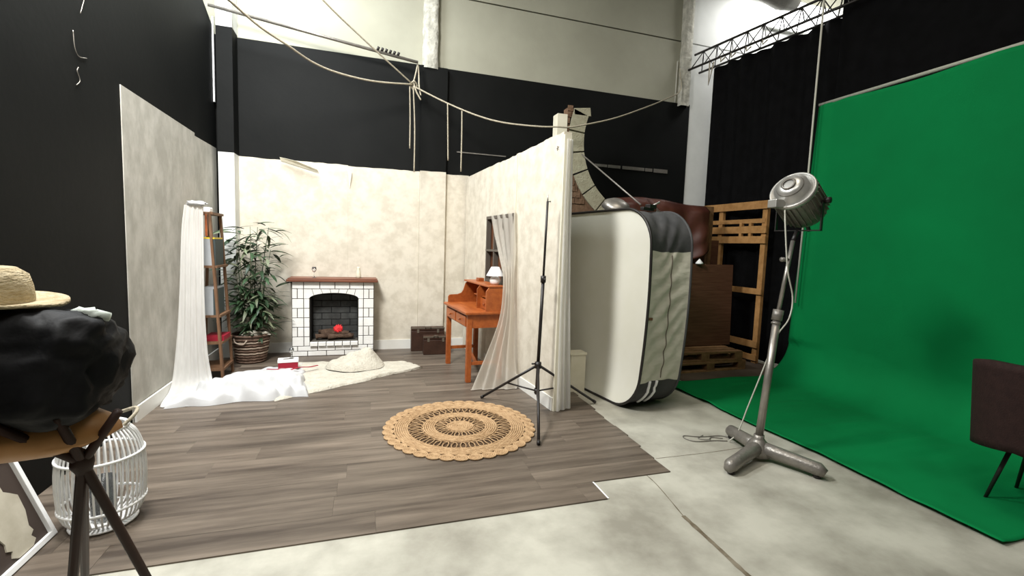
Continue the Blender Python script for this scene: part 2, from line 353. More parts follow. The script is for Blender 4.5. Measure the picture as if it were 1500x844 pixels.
# right, front, ceiling
b = MB(); b.box(5.47, 5.55, -5, 4.42, 0, 6); struct(b.build('wall_right', 'blackc'), 'black wall behind the green screen')
b = MB(); b.box(8.1, 8.2, -5, 7, 0, 6); struct(b.build('wall_right_far', 'whitep'), 'pale far right wall')
b = MB(); b.box(-2.2, 8.2, -5.2, -5.1, 0, 6); struct(b.build('wall_front', 'wallc'), 'pale wall behind the camera')
b = MB(); b.box(-2.2, 8.2, -5.2, 6.9, 6.0, 6.1); struct(b.build('ceiling', 'wallc'), 'hall ceiling')
wd = empty('glow_strip'); struct(wd, 'added glowing strip for the overexposed wall beyond the truss')
b = MB(); b.box(6.5, 8.1, 6.66, 6.69, 5.45, 5.95); b.build('pane', 'glow', wd)  # added glowing pane; the brightness here is overexposed wall
b = MB(); b.box(6.46, 8.1, 6.64, 6.70, 5.42, 5.45); b.build('window_frame', 'whitep', wd)  # lower edge of the added glowing strip

# ================================================================ GREEN SCREEN
def green_fn(s, t):
    # s 0..1 from the floor hem to the top edge, t 0..1 near -> far
    fl = 1.42; wallH = 3.27; R = .45
    x0 = 3.25 + (.06 * nz(t * 4, 2.2)) + (0 if t < .93 else (t - .93) * 2.6)
    xw = 5.05; L1 = xw - R - x0; L2 = R * PI / 2; L3 = wallH - R; Lt = L1 + L2 + L3; d = s * Lt
    yfar = 4.42 if s < .25 else 4.42 - .14 * (s - .25) / .75
    yn = 1.43
    y = yn + t * (yfar - yn)
    if d < L1: x = x0 + d; z = .012
    elif d < L1 + L2: a = (d - L1) / R; x = xw - R + R * math.sin(a); z = .012 + R * (1 - math.cos(a))
    else: x = xw; z = .012 + R + (d - L1 - L2)
    wr = 0
    if d < L1 + L2:
        w = max(0, math.sin(PI * min(1, d / (L1 + L2))))
        wr = .035 * abs(nz(x * 1.2 + y * .8, y * 3.2 - x * .8, 0, 1)) * w + .02 * abs(nz(x * .7, y * 7, 5)) * w
        hem = math.exp(-(d / .07) ** 2) * .03 * (.6 + .4 * nz(y * 5, 1)); z += wr + hem
    else:
        k = (d - L1 - L2) / L3; x += .012 * nz(y * 3, z * .6, 2) + .02 * nz(y * 1.3, z * .5, 4)
        if t > .94: x -= .03 * math.sin((t - .94) / .06 * PI)
        sag = .035 * abs(math.sin(y * 2.25 + .4)) ; z -= k * sag
    return Vector((x, y, z))
gs = empty('green_screen', (4.1, 3, 0), 0, None, 'large green chroma cloth hanging on the right and swept over the floor', 'backdrop')
b = MB(); b.grid(lambda u, v: green_fn(v, u) - Vector((4.1, 3, 0)), 110, 120); g = b.build('green_cloth', 'green', gs); sd = g.modifiers.new('s', 'SOLIDIFY'); sd.thickness = .004; sd.offset = 1
b = MB(); b.tube([(.97, -1.6, 3.285), (.97, 1.28, 3.285)], .019, 10); b.build('top_bar', 'greeny', gs)
b = MB(); b.tube([(0, 0, 0), (0, 0, 0.001)], .001, 3)
rd = MB(); rd.tube([(4.93, 4.25, .95), (4.93, 4.23, 2.4), (4.93, 4.22, 6.0)], .011, 8); tag(rd.build('hanging_rod', 'wire'), 'thin pale rod hanging from the ceiling beside green cloth edge', 'rod')
# black curtain behind, on the truss
CD = Vector((.155, -.988, 0)); CP = Vector((4.95, 6.6, 0)); CN = Vector((.988, .155, 0))
def curt(u, v):
    d = .38 + u * 2.1; z = 4.40 * (1 - v) + .01
    p = CP + CD * d + CN * (.20 + .025 * math.sin(d * 26) + .02 * math.sin(d * 11 + 1)); top = .05 * nz(d * 4, 1.1) if v < .02 else 0
    return Vector((p.x, p.y, z + top))
b = MB(); b.grid(curt, 120, 12); tag(b.build('black_curtain', 'blackc', None, .004), 'black stage curtain hanging from the lattice truss', 'curtain')
tr = empty('lighting_truss', (5.1, 5, 4.45), 0, None, 'dark lattice truss high on the right carrying the black curtain', 'truss')
def tp(d, o, z): 
    p = CP + CD * d + CN * o; return (p.x - 5.1, p.y - 5, z - 4.45)
for o, z in ((.02, 4.46), (.26, 4.46), (.14, 4.72)):
    b = MB(); b.tube([tp(.0, o, z), tp(3.2, o, z)], .018, 8); b.build('chord', 'black', tr)
for i in range(12):
    for o in (.02, .26):
        b = MB(); b.tube([tp(.05 + i * .26, o, 4.46), tp(.18 + i * .26, .14, 4.72)], .008, 5); b.tube([tp(.18 + i * .26, .14, 4.72), tp(.31 + i * .26, o, 4.46)], .008, 5); b.build('brace', 'black', tr)
for i, d in enumerate((.42, .62, .8, 1.05, 1.3)):
    b = MB(); p = CP + CD * d + CN * .1
    b.tube([Vector(tp(d, .02, 4.47)), Vector(tp(d + .02, 0, 4.38 if i else 4.1)), Vector(tp(d + .05, .05, 4.44))], .012, 6); b.build('tie', 'rope', tr)
dk = empty('ceiling_heater', (5.75, 5.8, 5.5), 0, None, 'round grey tube heater hanging at the top beyond the truss', 'heater')
b = MB(); b.tube([(-.42, -.1, -.12), (-.2, -.06, -.12), (.2, .02, -.13), (.5, .08, -.1)], [.12, .14, .15, .12], 20); b.build('casing', 'cast', dk)
b = MB(); b.tube([(0, 0, 0), (0, 0, .5)], .01, 6); b.build('hanger', 'black', dk)

# ================================================================ ROPES
def rope(name, label, paths, r=.014, m='rope', cat='rope', grp=None):
    b = MB()
    for p in paths: b.tube(spline(p, 8), r * .78, 7)
    return tag(b.build(name, m), label, cat, grp)
rope('slack_rope', 'long slack hemp rope swagged from upper left to the knot', [[(-1.25, 4.1, 3.5), (-1.17, 4.5, 3.49), (-1.13, 4.8, 3.54), (-.98, 5.1, 3.5), (-.79, 5.4, 3.48), (-.56, 5.7, 3.44), (-.29, 5.9, 3.43), (.09, 6.1, 3.46), (.56, 6.3, 3.55)]])
rope('taut_rope', 'taut rope running down from the ceiling to the knot', [[(-3.6 + 2.0, 4.62, 4.72), (-.53, 5.5, 4.09), (-.07, 5.9, 3.87), (.56, 6.3, 3.55)]], .012)
rope('draped_rope', 'rope swagged from the knot over the brick arch to the right column', [[(.56, 6.3, 3.53), (.98, 6.1, 3.31), (1.33, 5.85, 3.13), (1.62, 5.65, 3.03), (2.0, 5.45, 2.98), (2.24, 5.4, 2.99), (2.38, 5.4, 3.0), (2.66, 5.45, 3.08), (3.11, 5.6, 3.24), (3.70, 5.9, 3.51), (4.36, 6.3, 3.84), (4.8, 6.55, 4.11), (4.80, 6.6, 4.46)]], .013)
rope('rope_knot', 'knotted loops of rope tied up to the bar end', [[(.56, 6.3, 3.55), (.60, 6.36, 3.72), (.63, 6.42, 3.84), (.64, 6.38, 3.7), (.64, 6.3, 3.52), (.66, 6.28, 3.42)], [(.52, 6.3, 3.55), (.57, 6.26, 3.58), (.61, 6.3, 3.54), (.57, 6.34, 3.5), (.52, 6.3, 3.55)], [(.57, 6.28, 3.56), (.60, 6.27, 3.46), (.66, 6.27, 3.36)]], .013)
for i, (p, lb) in enumerate((([(.52, 6.3, 3.52), (.53, 6.3, 3.1), (.53, 6.3, 2.74)], 'shorter left rope end hanging straight down from the knot'), ([(.565, 6.3, 3.52), (.59, 6.3, 3.0), (.59, 6.3, 2.44)], 'longer right rope end hanging from the knot to set wall'), ([(.98, 6.09, 3.31), (.99, 6.09, 2.97), (1.0, 6.09, 2.59)], 'short rope end hanging from swag beside the pilaster'), ([(1.15, 6.0, 3.23), (1.155, 6.0, 2.9), (1.155, 6.0, 2.45)], 'rope end hanging from swag right of the pilaster'))):
    rope('hanging_rope', lb, [p], .011, grp='rope ends hanging from the swag')
br = empty('wall_bar', (-.3, 5.4, 3.6), 0, None, 'long grey metal bar sloping across the top of the black back wall', 'bar')
b = MB(); b.tube([(-1.455, 1.0, .56), (.93, 1.0, .27)], .02, 8); b.build('bar', 'cast', br)
b = MB()
for k in range(6):
    x = .42 + k * .05; z = .56 - .29 * (x + 1.455) / 2.385; b.tube([(x, .99, z + .01), (x + .015, .98, z + .05)], .016, 6)
b.build('hook_rail', 'black', br)
rope('thin_wire', 'topmost short pale wire on black left wall', [[(-1.76, 3.88, 3.05), (-1.76, 3.81, 2.9)]], .0032, 'cast', 'wire')
rope('thin_wire', 'hooked pale wire hanging on black left wall', [[(-1.76, 3.72, 2.76), (-1.76, 3.73, 2.66), (-1.76, 3.77, 2.62), (-1.76, 3.86, 2.64)]], .0032, 'cast', 'wire')
rope('thin_wire', 'lowest short pale wire on black left wall', [[(-1.76, 3.76, 2.55), (-1.76, 3.745, 2.52), (-1.76, 3.77, 2.47), (-1.76, 3.73, 2.43)]], .0032, 'cast', 'wire')
# worn tape on the black wall
b = MB()
for x0, x1, w in ((3.4, 3.62, .04), (3.64, 3.86, .045), (3.9, 4.3, .05), (4.32, 4.45, .05), (4.48, 4.74, .06)): b.box(x0, x1, 6.672, 6.684, 2.83 - w / 2, 2.83 + w / 2)
tag(b.build('tape_strip', 'cast'), 'worn grey tape strip on the black wall behind arch', 'tape')
b = MB(); b.box(1.22, 1.95, 6.675, 6.684, 2.82, 2.835); tag(b.build('chalk_line', 'cast'), 'thin pale line along the black wall above partition', 'line')

# ================================================================ FIREPLACE
fp = empty('fireplace', (-.90, 6.37, FL), 0, None, 'white brick electric fireplace with red-brown mantel against the back wall', 'fireplace')
U = 1 / 565; fx = lambda p: (p - 128) * U; fz = lambda p: (668 - p) * .00187
OX0, OX1, SP, CR, OB = fx(247), fx(580), fz(268), fz(228), fz(567)
def arcz(x):
    t = (x - OX0) / (OX1 - OX0) * 2 - 1; return SP + (CR - SP) * math.sqrt(max(0, 1 - t * t * .97)) if abs(t) <= 1 else SP
core = MB(); D = .265
core.box(0, OX0, .012, D, 0, fz(150)); core.box(OX1, 1, .012, D, 0, fz(150)); core.box(OX0, OX1, .012, D, 0, OB)
arc = [(OX0 + (OX1 - OX0) * i / 16, .012, arcz(OX0 + (OX1 - OX0) * i / 16)) for i in range(17)]
for i in range(16):
    a, c2 = arc[i], arc[i + 1]; core.prism([a, c2, (c2[0], .012, fz(150)), (a[0], .012, fz(150))], (0, D - .012, 0))
core.build('body', 'joint', fp)
def brick(x0, x1, z0, z1, y0=0, y1=.014, m='brickw', g=.0045):
    b = MB(); b.box(x0 + g, x1 - g, y0, y1, z0 + g, z1 - g, .0025); return b.build('brick', m, fp)
rows = [(200, 268), (268, 335), (335, 400), (400, 465), (465, 532), (532, 597)]
for a, c2 in ((130, 207), (207, 315), (315, 418), (418, 520), (520, 617), (617, 691)): brick(fx(a), fx(c2), fz(200), fz(152))
for i, (t, bt) in enumerate(rows):
    if i % 2 == 0:
        for a, c2 in ((129, 165), (165, 207), (617, 656), (656, 691)): brick(fx(a), fx(c2), fz(bt), fz(t))
    else:
        for a, c2 in ((129, 207), (617, 691)): brick(fx(a), fx(c2), fz(bt), fz(t))
    if i > 0:
        for a, c2 in ((207, 247), (580, 617)): brick(fx(a), fx(c2), fz(bt), fz(t))
for a, c2 in ((129, 165), (165, 300), (300, 420), (420, 535), (535, 648), (648, 691)): brick(fx(a), fx(c2), fz(632), fz(597))
for a, c2 in ((129, 232), (232, 360), (360, 485), (485, 603), (603, 691)): brick(fx(a), fx(c2), fz(668) + .001, fz(632))
for a, c2 in ((247, 303), (303, 359), (359, 415), (415, 470), (470, 526), (526, 580)): brick(fx(a), fx(c2), fz(597), fz(567), -.035, .014)
# arch stones
bots = [207, 275, 335, 390, 440, 495, 552, 617]; tops = [207, 262, 322, 385, 447, 508, 562, 617]
for i in range(7):
    xb0, xb1 = fx(bots[i]) + .003, fx(bots[i + 1]) - .003; xt0, xt1 = fx(tops[i]) + .003, fx(tops[i + 1]) - .003
    zt_ = fz(200) - .0045; P = [(xt0, 0, zt_)]
    for k in range(7):
        x = xb0 + (xb1 - xb0) * k / 6; z = arcz(x) if OX0 < x < OX1 else SP; P.append((x, 0, z + .002))
    P.append((xt1, 0, zt_)); b = MB(); b.prism(P, (0, .014, 0)); b.build('arch_stone', 'brickw', fp)
b = MB(); b.box(-.055, 1.045, -.055, .275, fz(150), fz(150) + .03, .004); b.box(-.04, 1.03, -.035, .275, fz(150) + .03, fz(150) + .045, .004); b.build('mantel', 'mantel', fp)
# firebox interior: back bricks and lining
b = MB(); b.box(OX0, OX0 + .01, .03, .25, OB, SP + .02); b.box(OX1 - .01, OX1, .03, .25, OB, SP + .02); b.box(OX0, OX1, .24, .25, OB, CR); b.build('firebox_lining', 'fdark', fp)
k = 0; z = OB
while z < CR - .02:
    h = .085; x = OX0 + .012 - (.12 if k % 2 else 0)
    while x < OX1 - .015:
        xa, xb = max(x, OX0 + .012), min(x + .235, OX1 - .012)
        if xb - xa > .02: brick(xa, xb, z, min(z + h, CR), .228, .241, 'fbox', .004)
        x += .235
    z += h; k += 1
rnd = random.Random(3)
for (a, c2, r) in (((.27, .10, OB + .05), (.52, .13, OB + .06), .035), ((.33, .14, OB + .09), (.68, .12, OB + .08), .032), ((.42, .07, OB + .045), (.74, .11, OB + .05), .034), ((.3, .16, OB + .10), (.60, .17, OB + .13), .026)):
    A, Bv = Vector(a), Vector(c2); b = MB(); b.tube([A.lerp(Bv, i / 6) + Vector((0, 0, .008 * rnd.uniform(-1, 1))) for i in range(7)], [r * rnd.uniform(.75, 1.1) for i in range(7)], 9); b.build('log', 'log', fp)
def blob(cx, cy, cz, rx, ry, rz, amp, seed, nu=28, nv=16, fr=2.5):
    def fn(u, v):
        a = u * 2 * PI; e = (v - .5) * PI; d = Vector((math.cos(a) * math.cos(e), math.sin(a) * math.cos(e), math.sin(e)))
        k = 1 + amp * noise.noise(d * fr + Vector((seed, 0, 0)))
        return Vector((cx + rx * d.x * k, cy + ry * d.y * k, cz + rz * d.z * k))
    return fn
b = MB(); b.grid(blob(.545, .12, OB + .145, .045, .03, .042, .9, 2, fr=5.5), 44, 30, True, True); b.build('ember', 'ember', fp)
# ornaments on mantel
MZ = FL + fz(150) + .045
g = empty('wine_glass', (-.64, 6.42, MZ), 0, None, 'small clear stemmed glass on left of the mantel', 'glass')
def glass(parent, h=.14, r=.03):
    b = MB(); b.lathe([(.026, 0), (.026, .003), (.004, .008), (.0035, h * .5), (r * .6, h * .56), (r, h * .75), (r * .82, h), (r * .78, h), (r * .95, h * .75), (.004, h * .55)], 16); b.build('bowl', 'glass', parent)
glass(g)
b = MB(); b.lathe([(.0, 0), (.03, .0), (.034, .03), (.026, .09), (.018, .13), (.020, .15), (.014, .15), (.012, .1), (0, .02)], 18); o = b.build('small_vase', 'cream'); o.location = (-.10, 6.44, MZ); tag(o, 'small cream vase on right of the mantel', 'vase')

# ================================================================ PLANT IN BASKET
pb = empty('plant_basket', (-1.33, 6.22, FL), 0, None, 'round brown woven basket left of the fireplace holding plant', 'basket')
b = MB(); b.lathe([(.0, 0), (.15, 0), (.165, .05), (.185, .2), (.205, .33), (.195, .33), (.17, .15), (.0, .12)], 28, cap=False); b.build('basket_wall', 'basket', pb)
for i in range(9):
    z = .02 + i * .034; r = .150 + .055 * z / .33 + .006
    b = MB(); b.tube([(r * math.cos(a * PI / 16), r * math.sin(a * PI / 16), z + .003 * math.sin(a * 2.6)) for a in range(32)], .009, 6, closed=True); b.build('woven_coil', 'basketl' if i % 2 and i > 2 else 'basket', pb)
b = MB(); b.tube([(.205 * math.cos(a * PI / 16), .205 * math.sin(a * PI / 16), .335) for a in range(32)], .014, 6, closed=True); b.build('rim', 'basket', pb)
b = MB(); b.tube(spline([(-.15, -.15, .31), (-.12, -.2, .27), (-.04, -.215, .25), (.0, -.21, .30)], 5), .009, 6); b.build('handle', 'basketl', pb)
tw = MB(); tw.grid(blob(.07, -.06, .345, .14, .075, .028, .6, 5), 24, 12, True, True); tw.grid(blob(.02, -.08, .37, .08, .05, .02, .6, 9), 20, 10, True, True)
o = tw.build('cream_cloth', 'fleece'); o.location = (-1.33, 6.22, FL); tag(o, 'crumpled cream cloth lying in the rim of plant basket', 'cloth')
pp = empty('bamboo_plant', (-1.33, 6.22, FL + .13), 0, None, 'tall bushy bamboo-like plant with narrow dark leaves', 'plant')
b = MB(); b.lathe([(0, 0), (.15, 0), (.15, .04), (0, .05)], 20, cap=False); b.build('soil', 'soil', pp)
rl = random.Random(11)
lm = []
for mi, mm in enumerate(('leafa', 'leafa', 'leafb')):
    def lf(u, v, mi=mi):
        w = .025 * math.sin(PI * min(1, v * .9 + .08)) ** .8 * (1 - v * .35); l = .20 * v
        return Vector(((u - .5) * 2 * w, l, -.07 * v * v * (1 + mi * .3) - abs(u - .5) * .006))
    b = MB(); b.grid(lf, 2, 6); lm.append(b.mesh('leaf', mm))
stems = []
for i in range(12):
    a = rl.uniform(0, 2 * PI); r0 = rl.uniform(.01, .08); lean = rl.uniform(.02, .17); h = rl.uniform(.6, 1.45) if i > 3 else 1.47
    if i == 0: a = .3
    pts = [Vector((r0 * math.cos(a) + lean * (t / 5) ** 1.5 * math.cos(a), (r0 + lean * (t / 5) ** 1.5) * math.sin(a) * .8, .03 + h * t / 5)) for t in range(6)]
    b = MB(); b.tube(pts, [.007, .006, .006, .005, .004, .003], 6); b.build('stem', 'leafb' if i % 2 else 'leafa', pp); stems.append(pts)
n = 0
for i in range(290):
    P = stems[i % 12] if i < 200 else stems[i % 5]
    t = rl.uniform(.2, 1) ** .8; k = min(4, int(t * 5)); p = P[k].lerp(P[k + 1], t * 5 - k)
    a = rl.uniform(0, 2 * PI); reach = rl.uniform(.0, .19) * (1.25 - t * .5)
    loc = p + Vector((math.cos(a) * reach, math.sin(a) * reach * .8, rl.uniform(-.03, .06)))
    if loc.x < -.30: loc.x = -.30
    if loc.y > .28: loc.y = .28
    if (loc.x + .2 * math.cos(a)) < -.38: a = PI - a
    if (loc.y + .2 * math.sin(a)) > .38: a = -a
    o = inst('leaf', lm[rl.choice((0, 0, 1, 1, 2) if t > .45 else (0, 1, 2, 2))], pp, loc, (rl.uniform(-.4, .7), rl.uniform(-.4, .4), a - PI / 2)); s = rl.uniform(.75, 1.15); o.scale = (s, s, s)
lv = MB()
for i in range(340):
    P = stems[i % 12]; t = rl.uniform(.12, .95); k = min(4, int(t * 5)); p = P[k].lerp(P[k + 1], t * 5 - k); a = rl.uniform(0, 2 * PI); reach = rl.uniform(0, .15)
    loc = p + Vector((math.cos(a) * reach, math.sin(a) * reach * .8, rl.uniform(-.03, .06))); loc.x = max(loc.x, -.28); loc.y = min(loc.y, .26)
    if (loc.x + .2 * math.cos(a)) < -.38: a = PI - a
    if (loc.y + .2 * math.sin(a)) > .38: a = -a
    mx = Matrix.Translation(loc) @ Matrix.Rotation(a - PI / 2, 4, 'Z') @ Matrix.Rotation(rl.uniform(-.4, .6), 4, 'X') @ Matrix.Scale(rl.uniform(.6, 1.0), 4)
    lv.cur = i % 3 // 2
    lv.add([mx @ Vector(q) for q in ((0, 0, 0), (.022, .07, -.004), (-.022, .07, -.004), (.018, .13, -.03), (-.018, .13, -.03), (0, .19, -.065))], [(0, 1, 2), (2, 1, 3, 4), (4, 3, 5)], True)
tag(lv.build('inner_leaves', ['leafa', 'leafb'], pp), kind='stuff')
for P in stems[:7]:
    b = MB(); e = P[4]
    for q in range(3):
        a = rl.uniform(0, 6.28); b.tube([e, e + Vector((math.cos(a) * .06, math.sin(a) * .05, .05)), e + Vector((math.cos(a) * .13, math.sin(a) * .1, .06))], .003, 5)
    b.build('twig', 'leafa', pp)

# ================================================================ LADDER SHELF
ls = empty('ladder_shelf', (-1.57, 5.58, FL), 0, None, 'narrow brown wooden ladder shelf half hidden behind white tulle', 'shelf')
for y in (-.18, .18):
    b = MB(); b.bar((.06, y, 1.74), (.15, y, 0), .022, .04, (0, 1, 0)); b.build('leg', 'brown', ls)
    b = MB(); b.bar((-.05, y, 1.74), (-.12, y, 0), .022, .035, (0, 1, 0)); b.build('leg', 'brown', ls)
for z, w0, w1 in ((1.73, -.08, .09), (1.19, -.10, .12), (.68, -.11, .14), (.40, -.12, .15), (.12, -.13, .16)):
    b = MB(); b.box(w0, w1, -.19, .19, z - .012, z + .012); b.build('shelf_board', 'brown', ls)
b = MB(); b.box(-.04, -.015, -.19, -.17, 1.5, 1.72); b.box(.02, .04, -.19, -.17, 1.5, 1.72); b.build('slat', 'orange', ls)
for z, lb, md in ((1.202, 'grey file box on upper shelf with yellow top edge', 1), (.692, 'grey file box on lower shelf of the ladder shelf', 0)):
    r_ = empty('file_box', (-1.54, 5.55, FL + z), 0, None, lb, 'box', 'grey file boxes on the ladder shelf')
    b = MB(); b.box(-.055, .045, -.15, .12, .0, .27); b.build('body', 'greyb', r_)
    b = MB(); b.box(.045, .075, -.15, .12, .0, .27); b.build('spine', 'darkb', r_)
    b = MB(); b.box(-.055, .07, -.152, .12, .27, .285); b.build('lid_edge', 'gold' if md else 'greyb', r_)
b = MB(); b.box(-1.60, -1.42, 5.45, 5.7, .42, .47); tag(b.build('red_book', 'red'), 'dark red book lying on a low shelf', 'book')
b = MB(); b.box(-.03, .03, -.05, .05, 0, .05, .01); o = b.build('white_ornament', 'white'); o.location = (-1.55, 5.5, FL + 1.742); tag(o, 'tiny white ornament on top of ladder shelf', 'ornament')

# ================================================================ CLOTHS
def drape(name, label, Ledge, Redge, folds, amp, m, n=90, cat='curtain', nrm=(0, -1, 0), solid=0):
    L = spline(Ledge, 6); Rr = spline(Redge, 6); k = min(len(L), len(Rr)); nr = Vector(nrm).normalized()
    def fn(u, v):
        i = min(int(v * (k - 1)), k - 2); t = v * (k - 1) - i; a = L[i].lerp(L[i + 1], t); c = Rr[i].lerp(Rr[i + 1], t)
        w = math.sin(u * folds * 2 * PI + 1.2 * nz(v * 3, u * 2)) * amp * (.5 + .8 * v) + amp * .8 * nz(u * folds * 1.7, v * 5, 3)
        p = a.lerp(c, u) + nr * w; p.z = max(p.z, FL + .004 + .012 * abs(nz(p.x * 9, p.y * 9)))
        return p
    b = MB(); b.grid(fn, n, 50); return tag(b.build(name, m), label, cat)
b = MB(); b.grid(blob(-1.585, 5.27, 1.82, .09, .05, .025, .5, 4), 20, 10, True, True); TT = b
drape('tulle_curtain', 'white tulle hanging over the ladder shelf and pooling on the floor',
      [(-1.68, 5.25, 1.80), (-1.70, 5.22, 1.5), (-1.71, 5.15, .9), (-1.72, 5.05, .4), (-1.73, 4.95, .10), (-1.73, 4.75, .02), (-1.70, 4.62, .01)],
      [(-1.53, 5.28, 1.82), (-1.52, 5.24, 1.5), (-1.50, 5.15, .9), (-1.47, 5.10, .4), (-1.42, 5.05, .12), (-1.36, 4.80, .06), (-1.30, 4.60, .01)], 4.5, .009, 'tulle')
TT.build('gathered_top', 'sheet', bpy.data.objects['tulle_curtain'])
drape('window_tulle', 'sheer ivory tulle curtain hanging over the false window beside desk',
      [(1.45, 5.52, 1.87), (1.45, 5.30, 1.62), (1.43, 5.02, 1.38), (1.42, 4.80, 1.15), (1.36, 4.70, .75), (1.20, 4.64, .35), (1.06, 4.58, .05), (1.03, 4.56, .02)],
      [(1.52, 4.77, 1.90), (1.52, 4.74, 1.62), (1.52, 4.72, 1.38), (1.51, 4.70, 1.15), (1.51, 4.66, .75), (1.51, 4.60, .35), (1.52, 4.52, .05), (1.50, 4.50, .02)], 4, .016, 'tulle2', nrm=(-.9, -.5, 0))

drape('end_gauze', 'pale gauze strip hanging down the near end of the partition', [(1.665, 3.80, 2.46), (1.66, 3.80, 1.7), (1.66, 3.79, .9), (1.66, 3.78, .02)], [(1.735, 3.83, 2.46), (1.75, 3.83, 1.7), (1.78, 3.83, .9), (1.83, 3.84, .02)], 2.5, .008, 'tulle', cat='curtain')
def bil(A, B, C, Dd, u, v):
    A, B, C, Dd = map(Vector, (A, B, C, Dd)); return A.lerp(B, u).lerp(Dd.lerp(C, u), v)
def softmat(name, label, quad, th, amp, fr, m, seed, edge=.03, wr=None, cat='blanket', nu=80, nv=60):
    def topf(u, v):
        p = bil(*quad, u, v); e = .03
        p.x += edge * nz(u * 5, v * 5, seed); p.y += edge * nz(u * 5, v * 5, seed + 4)
        ed = min(u, 1 - u, v, 1 - v); k = min(1, ed / e) ** .5
        h = th + amp * max(-.6, nz(p.x * fr, p.y * fr, seed)) + (wr(p) if wr else 0)
        return Vector((p.x, p.y, FL + .002 + max(.004, h) * k))
    b = MB(); b.grid(topf, nu, nv)
    b.add([Vector((q[0], q[1], FL + .001)) for q in [tuple(bil(*quad, a, c)) for a, c in ((.03, .03), (.97, .03), (.97, .97), (.03, .97))]], [(0, 1, 2, 3)])
    return tag(b.build(name, m), label, cat)
def wrinkle(p):
    w = abs(math.sin(p.x * 14 + p.y * 9 + 3 * nz(p.x * 2, p.y * 2, 1))) ; f_ = max(0, 1 - abs(p.y - 4.85) / .45)
    return .10 * f_ * (w ** 2) * (1 if p.x < -.6 else .5) + .03 * abs(nz(p.x * 8 - p.y * 3, p.y * 7, 8)) + .05 * max(0, 1 - ((p.x + 1.0) ** 2 + (p.y - 5.15) ** 2) / .3)
softmat('white_sheet', 'crumpled white bedsheet spread on floor by left wall', ((-1.66, 4.58, 0), (-.52, 4.68, 0), (-.72, 5.90, 0), (-1.36, 5.45, 0)), .035, .03, 5, 'sheet', 2, .05, wrinkle)
softmat('fleece_blanket', 'flat cream fleece blanket tapering toward suitcases', ((-.80, 4.60, 0), (.66, 5.54, 0), (.50, 5.80, 0), (-.80, 6.02, 0)), .028, .010, 9, 'fleece', 6, .05)
def bump(u, v):
    a = u * 2 * PI; r = v; x = -.12 + .33 * r * math.cos(a) * (1 + .15 * nz(a, 1)); y = 5.62 + .24 * r * math.sin(a) * (1 + .2 * nz(a, 5))
    h = .15 * (1 - r ** 2.4) * (.75 + .35 * math.exp(-((x + .06) ** 2 + (y - 5.7) ** 2) / .03)) + .03 * nz(x * 6, y * 6, 2) * (1 - r)
    h += .08 * math.exp(-((x - .04) ** 2 + (y - 5.68) ** 2) / .010) + .035 * math.exp(-((r - .86) / .12) ** 2) * max(0, math.cos(a - 3.9)) + .06 * abs(nz(x * 8, y * 8, 6)) * (1 - r ** 3)
    return Vector((x, y, FL + .035 + max(0, h)))
b = MB(); b.grid(bump, 40, 16, True, True); tag(b.build('bunched_blanket', 'fleece'), 'bunched-up cream fleece heaped on the flat blanket', 'blanket')
# gift box, ribbons, glass
gb = empty('red_box', (-.83, 5.60, FL + .058), .12, None, 'small dark red box with white lid on the blanket', 'box')
b = MB(); b.box(-.10, .10, -.07, .07, 0, .075, .003); b.build('body', 'red', gb)
b = MB(); b.box(-.105, .105, -.075, .075, .075, .10, .003); b.build('lid', 'white', gb)
b = MB(); b.box(-.05, .05, -.02, .02, .10, .103); b.build('lid_print', 'cast', gb)
b = MB()
for P in ([(-1.02, 5.48, 0), (-.94, 5.42, .01), (-.84, 5.44, 0)], [(-.80, 5.38, 0), (-.70, 5.44, .015), (-.60, 5.50, 0), (-.52, 5.56, 0)], [(-.80, 5.20, 0), (-.74, 5.22, .01), (-.68, 5.16, 0)]):
    b.tube([Vector(p) + Vector((0, 0, FL + .082)) for p in spline(P, 5)], .014, 6, flat=.3)
tag(b.build('red_ribbon', 'red'), 'dark red ribbon strips scattered around the box', 'ribbon')
g2 = empty('stemmed_glass', (-.80, 5.62, FL + .159), 0, None, 'clear stemmed glass on top of the red box', 'glass'); glass(g2, .12, .028)

# ================================================================ DESK
dang = math.atan2(.092, .996)
dk2 = empty('writing_desk', (1.045, 4.84, FL), dang, None, 'orange pine writing desk with raised hutch against the partition', 'desk')
DW, DD, DT = .90, .42, .78
b = MB(); b.box(-.03, DD, -.03, DW + .03, DT - .03, DT, .006); b.build('desktop', 'orange', dk2)
for x, y in ((.0, .0), (.0, DW - .055), (DD - .06, 0), (DD - .06, DW - .055)):
    b = MB(); b.box(x, x + .055, y, y + .055, 0, DT - .03, .004); b.build('leg', 'orange', dk2)
b = MB(); b.box(.055, DD - .06, .008, .025, .60, DT - .03); b.box(.055, DD - .06, DW - .025, DW - .008, .60, DT - .03); b.box(DD - .02, DD - .005, .055, DW - .055, .60, DT - .03); b.box(.01, .03, .055, DW - .055, .725, DT - .03); b.box(.01, .03, .055, DW - .055, .60, .612); b.box(.01, .03, DW / 2 - .015, DW / 2 + .015, .612, .725); b.build('apron', 'orange', dk2)
for y0, y1 in ((.062, DW / 2 - .02), (DW / 2 + .02, DW - .062)):
    b = MB(); b.box(-.008, .02, y0, y1, .615, .722, .003); d_ = b.build('drawer', 'orange', dk2)
    b = MB(); b.tube([(-.008, (y0 + y1) / 2, .668), (-.022, (y0 + y1) / 2, .668), (-.03, (y0 + y1) / 2, .668)], [.007, .01, .013], 10); b.build('knob', 'orange2', d_)
b = MB(); b.box(.015, .04, .055, DW - .055, .15, .185) if False else b.box(.055, DD - .06, .012, .04, .19, .225); b.build('stretcher', 'orange', dk2)
b = MB(); b.box(.055, DD - .06, DW - .04, DW - .012, .19, .225); b.build('stretcher', 'orange', dk2)
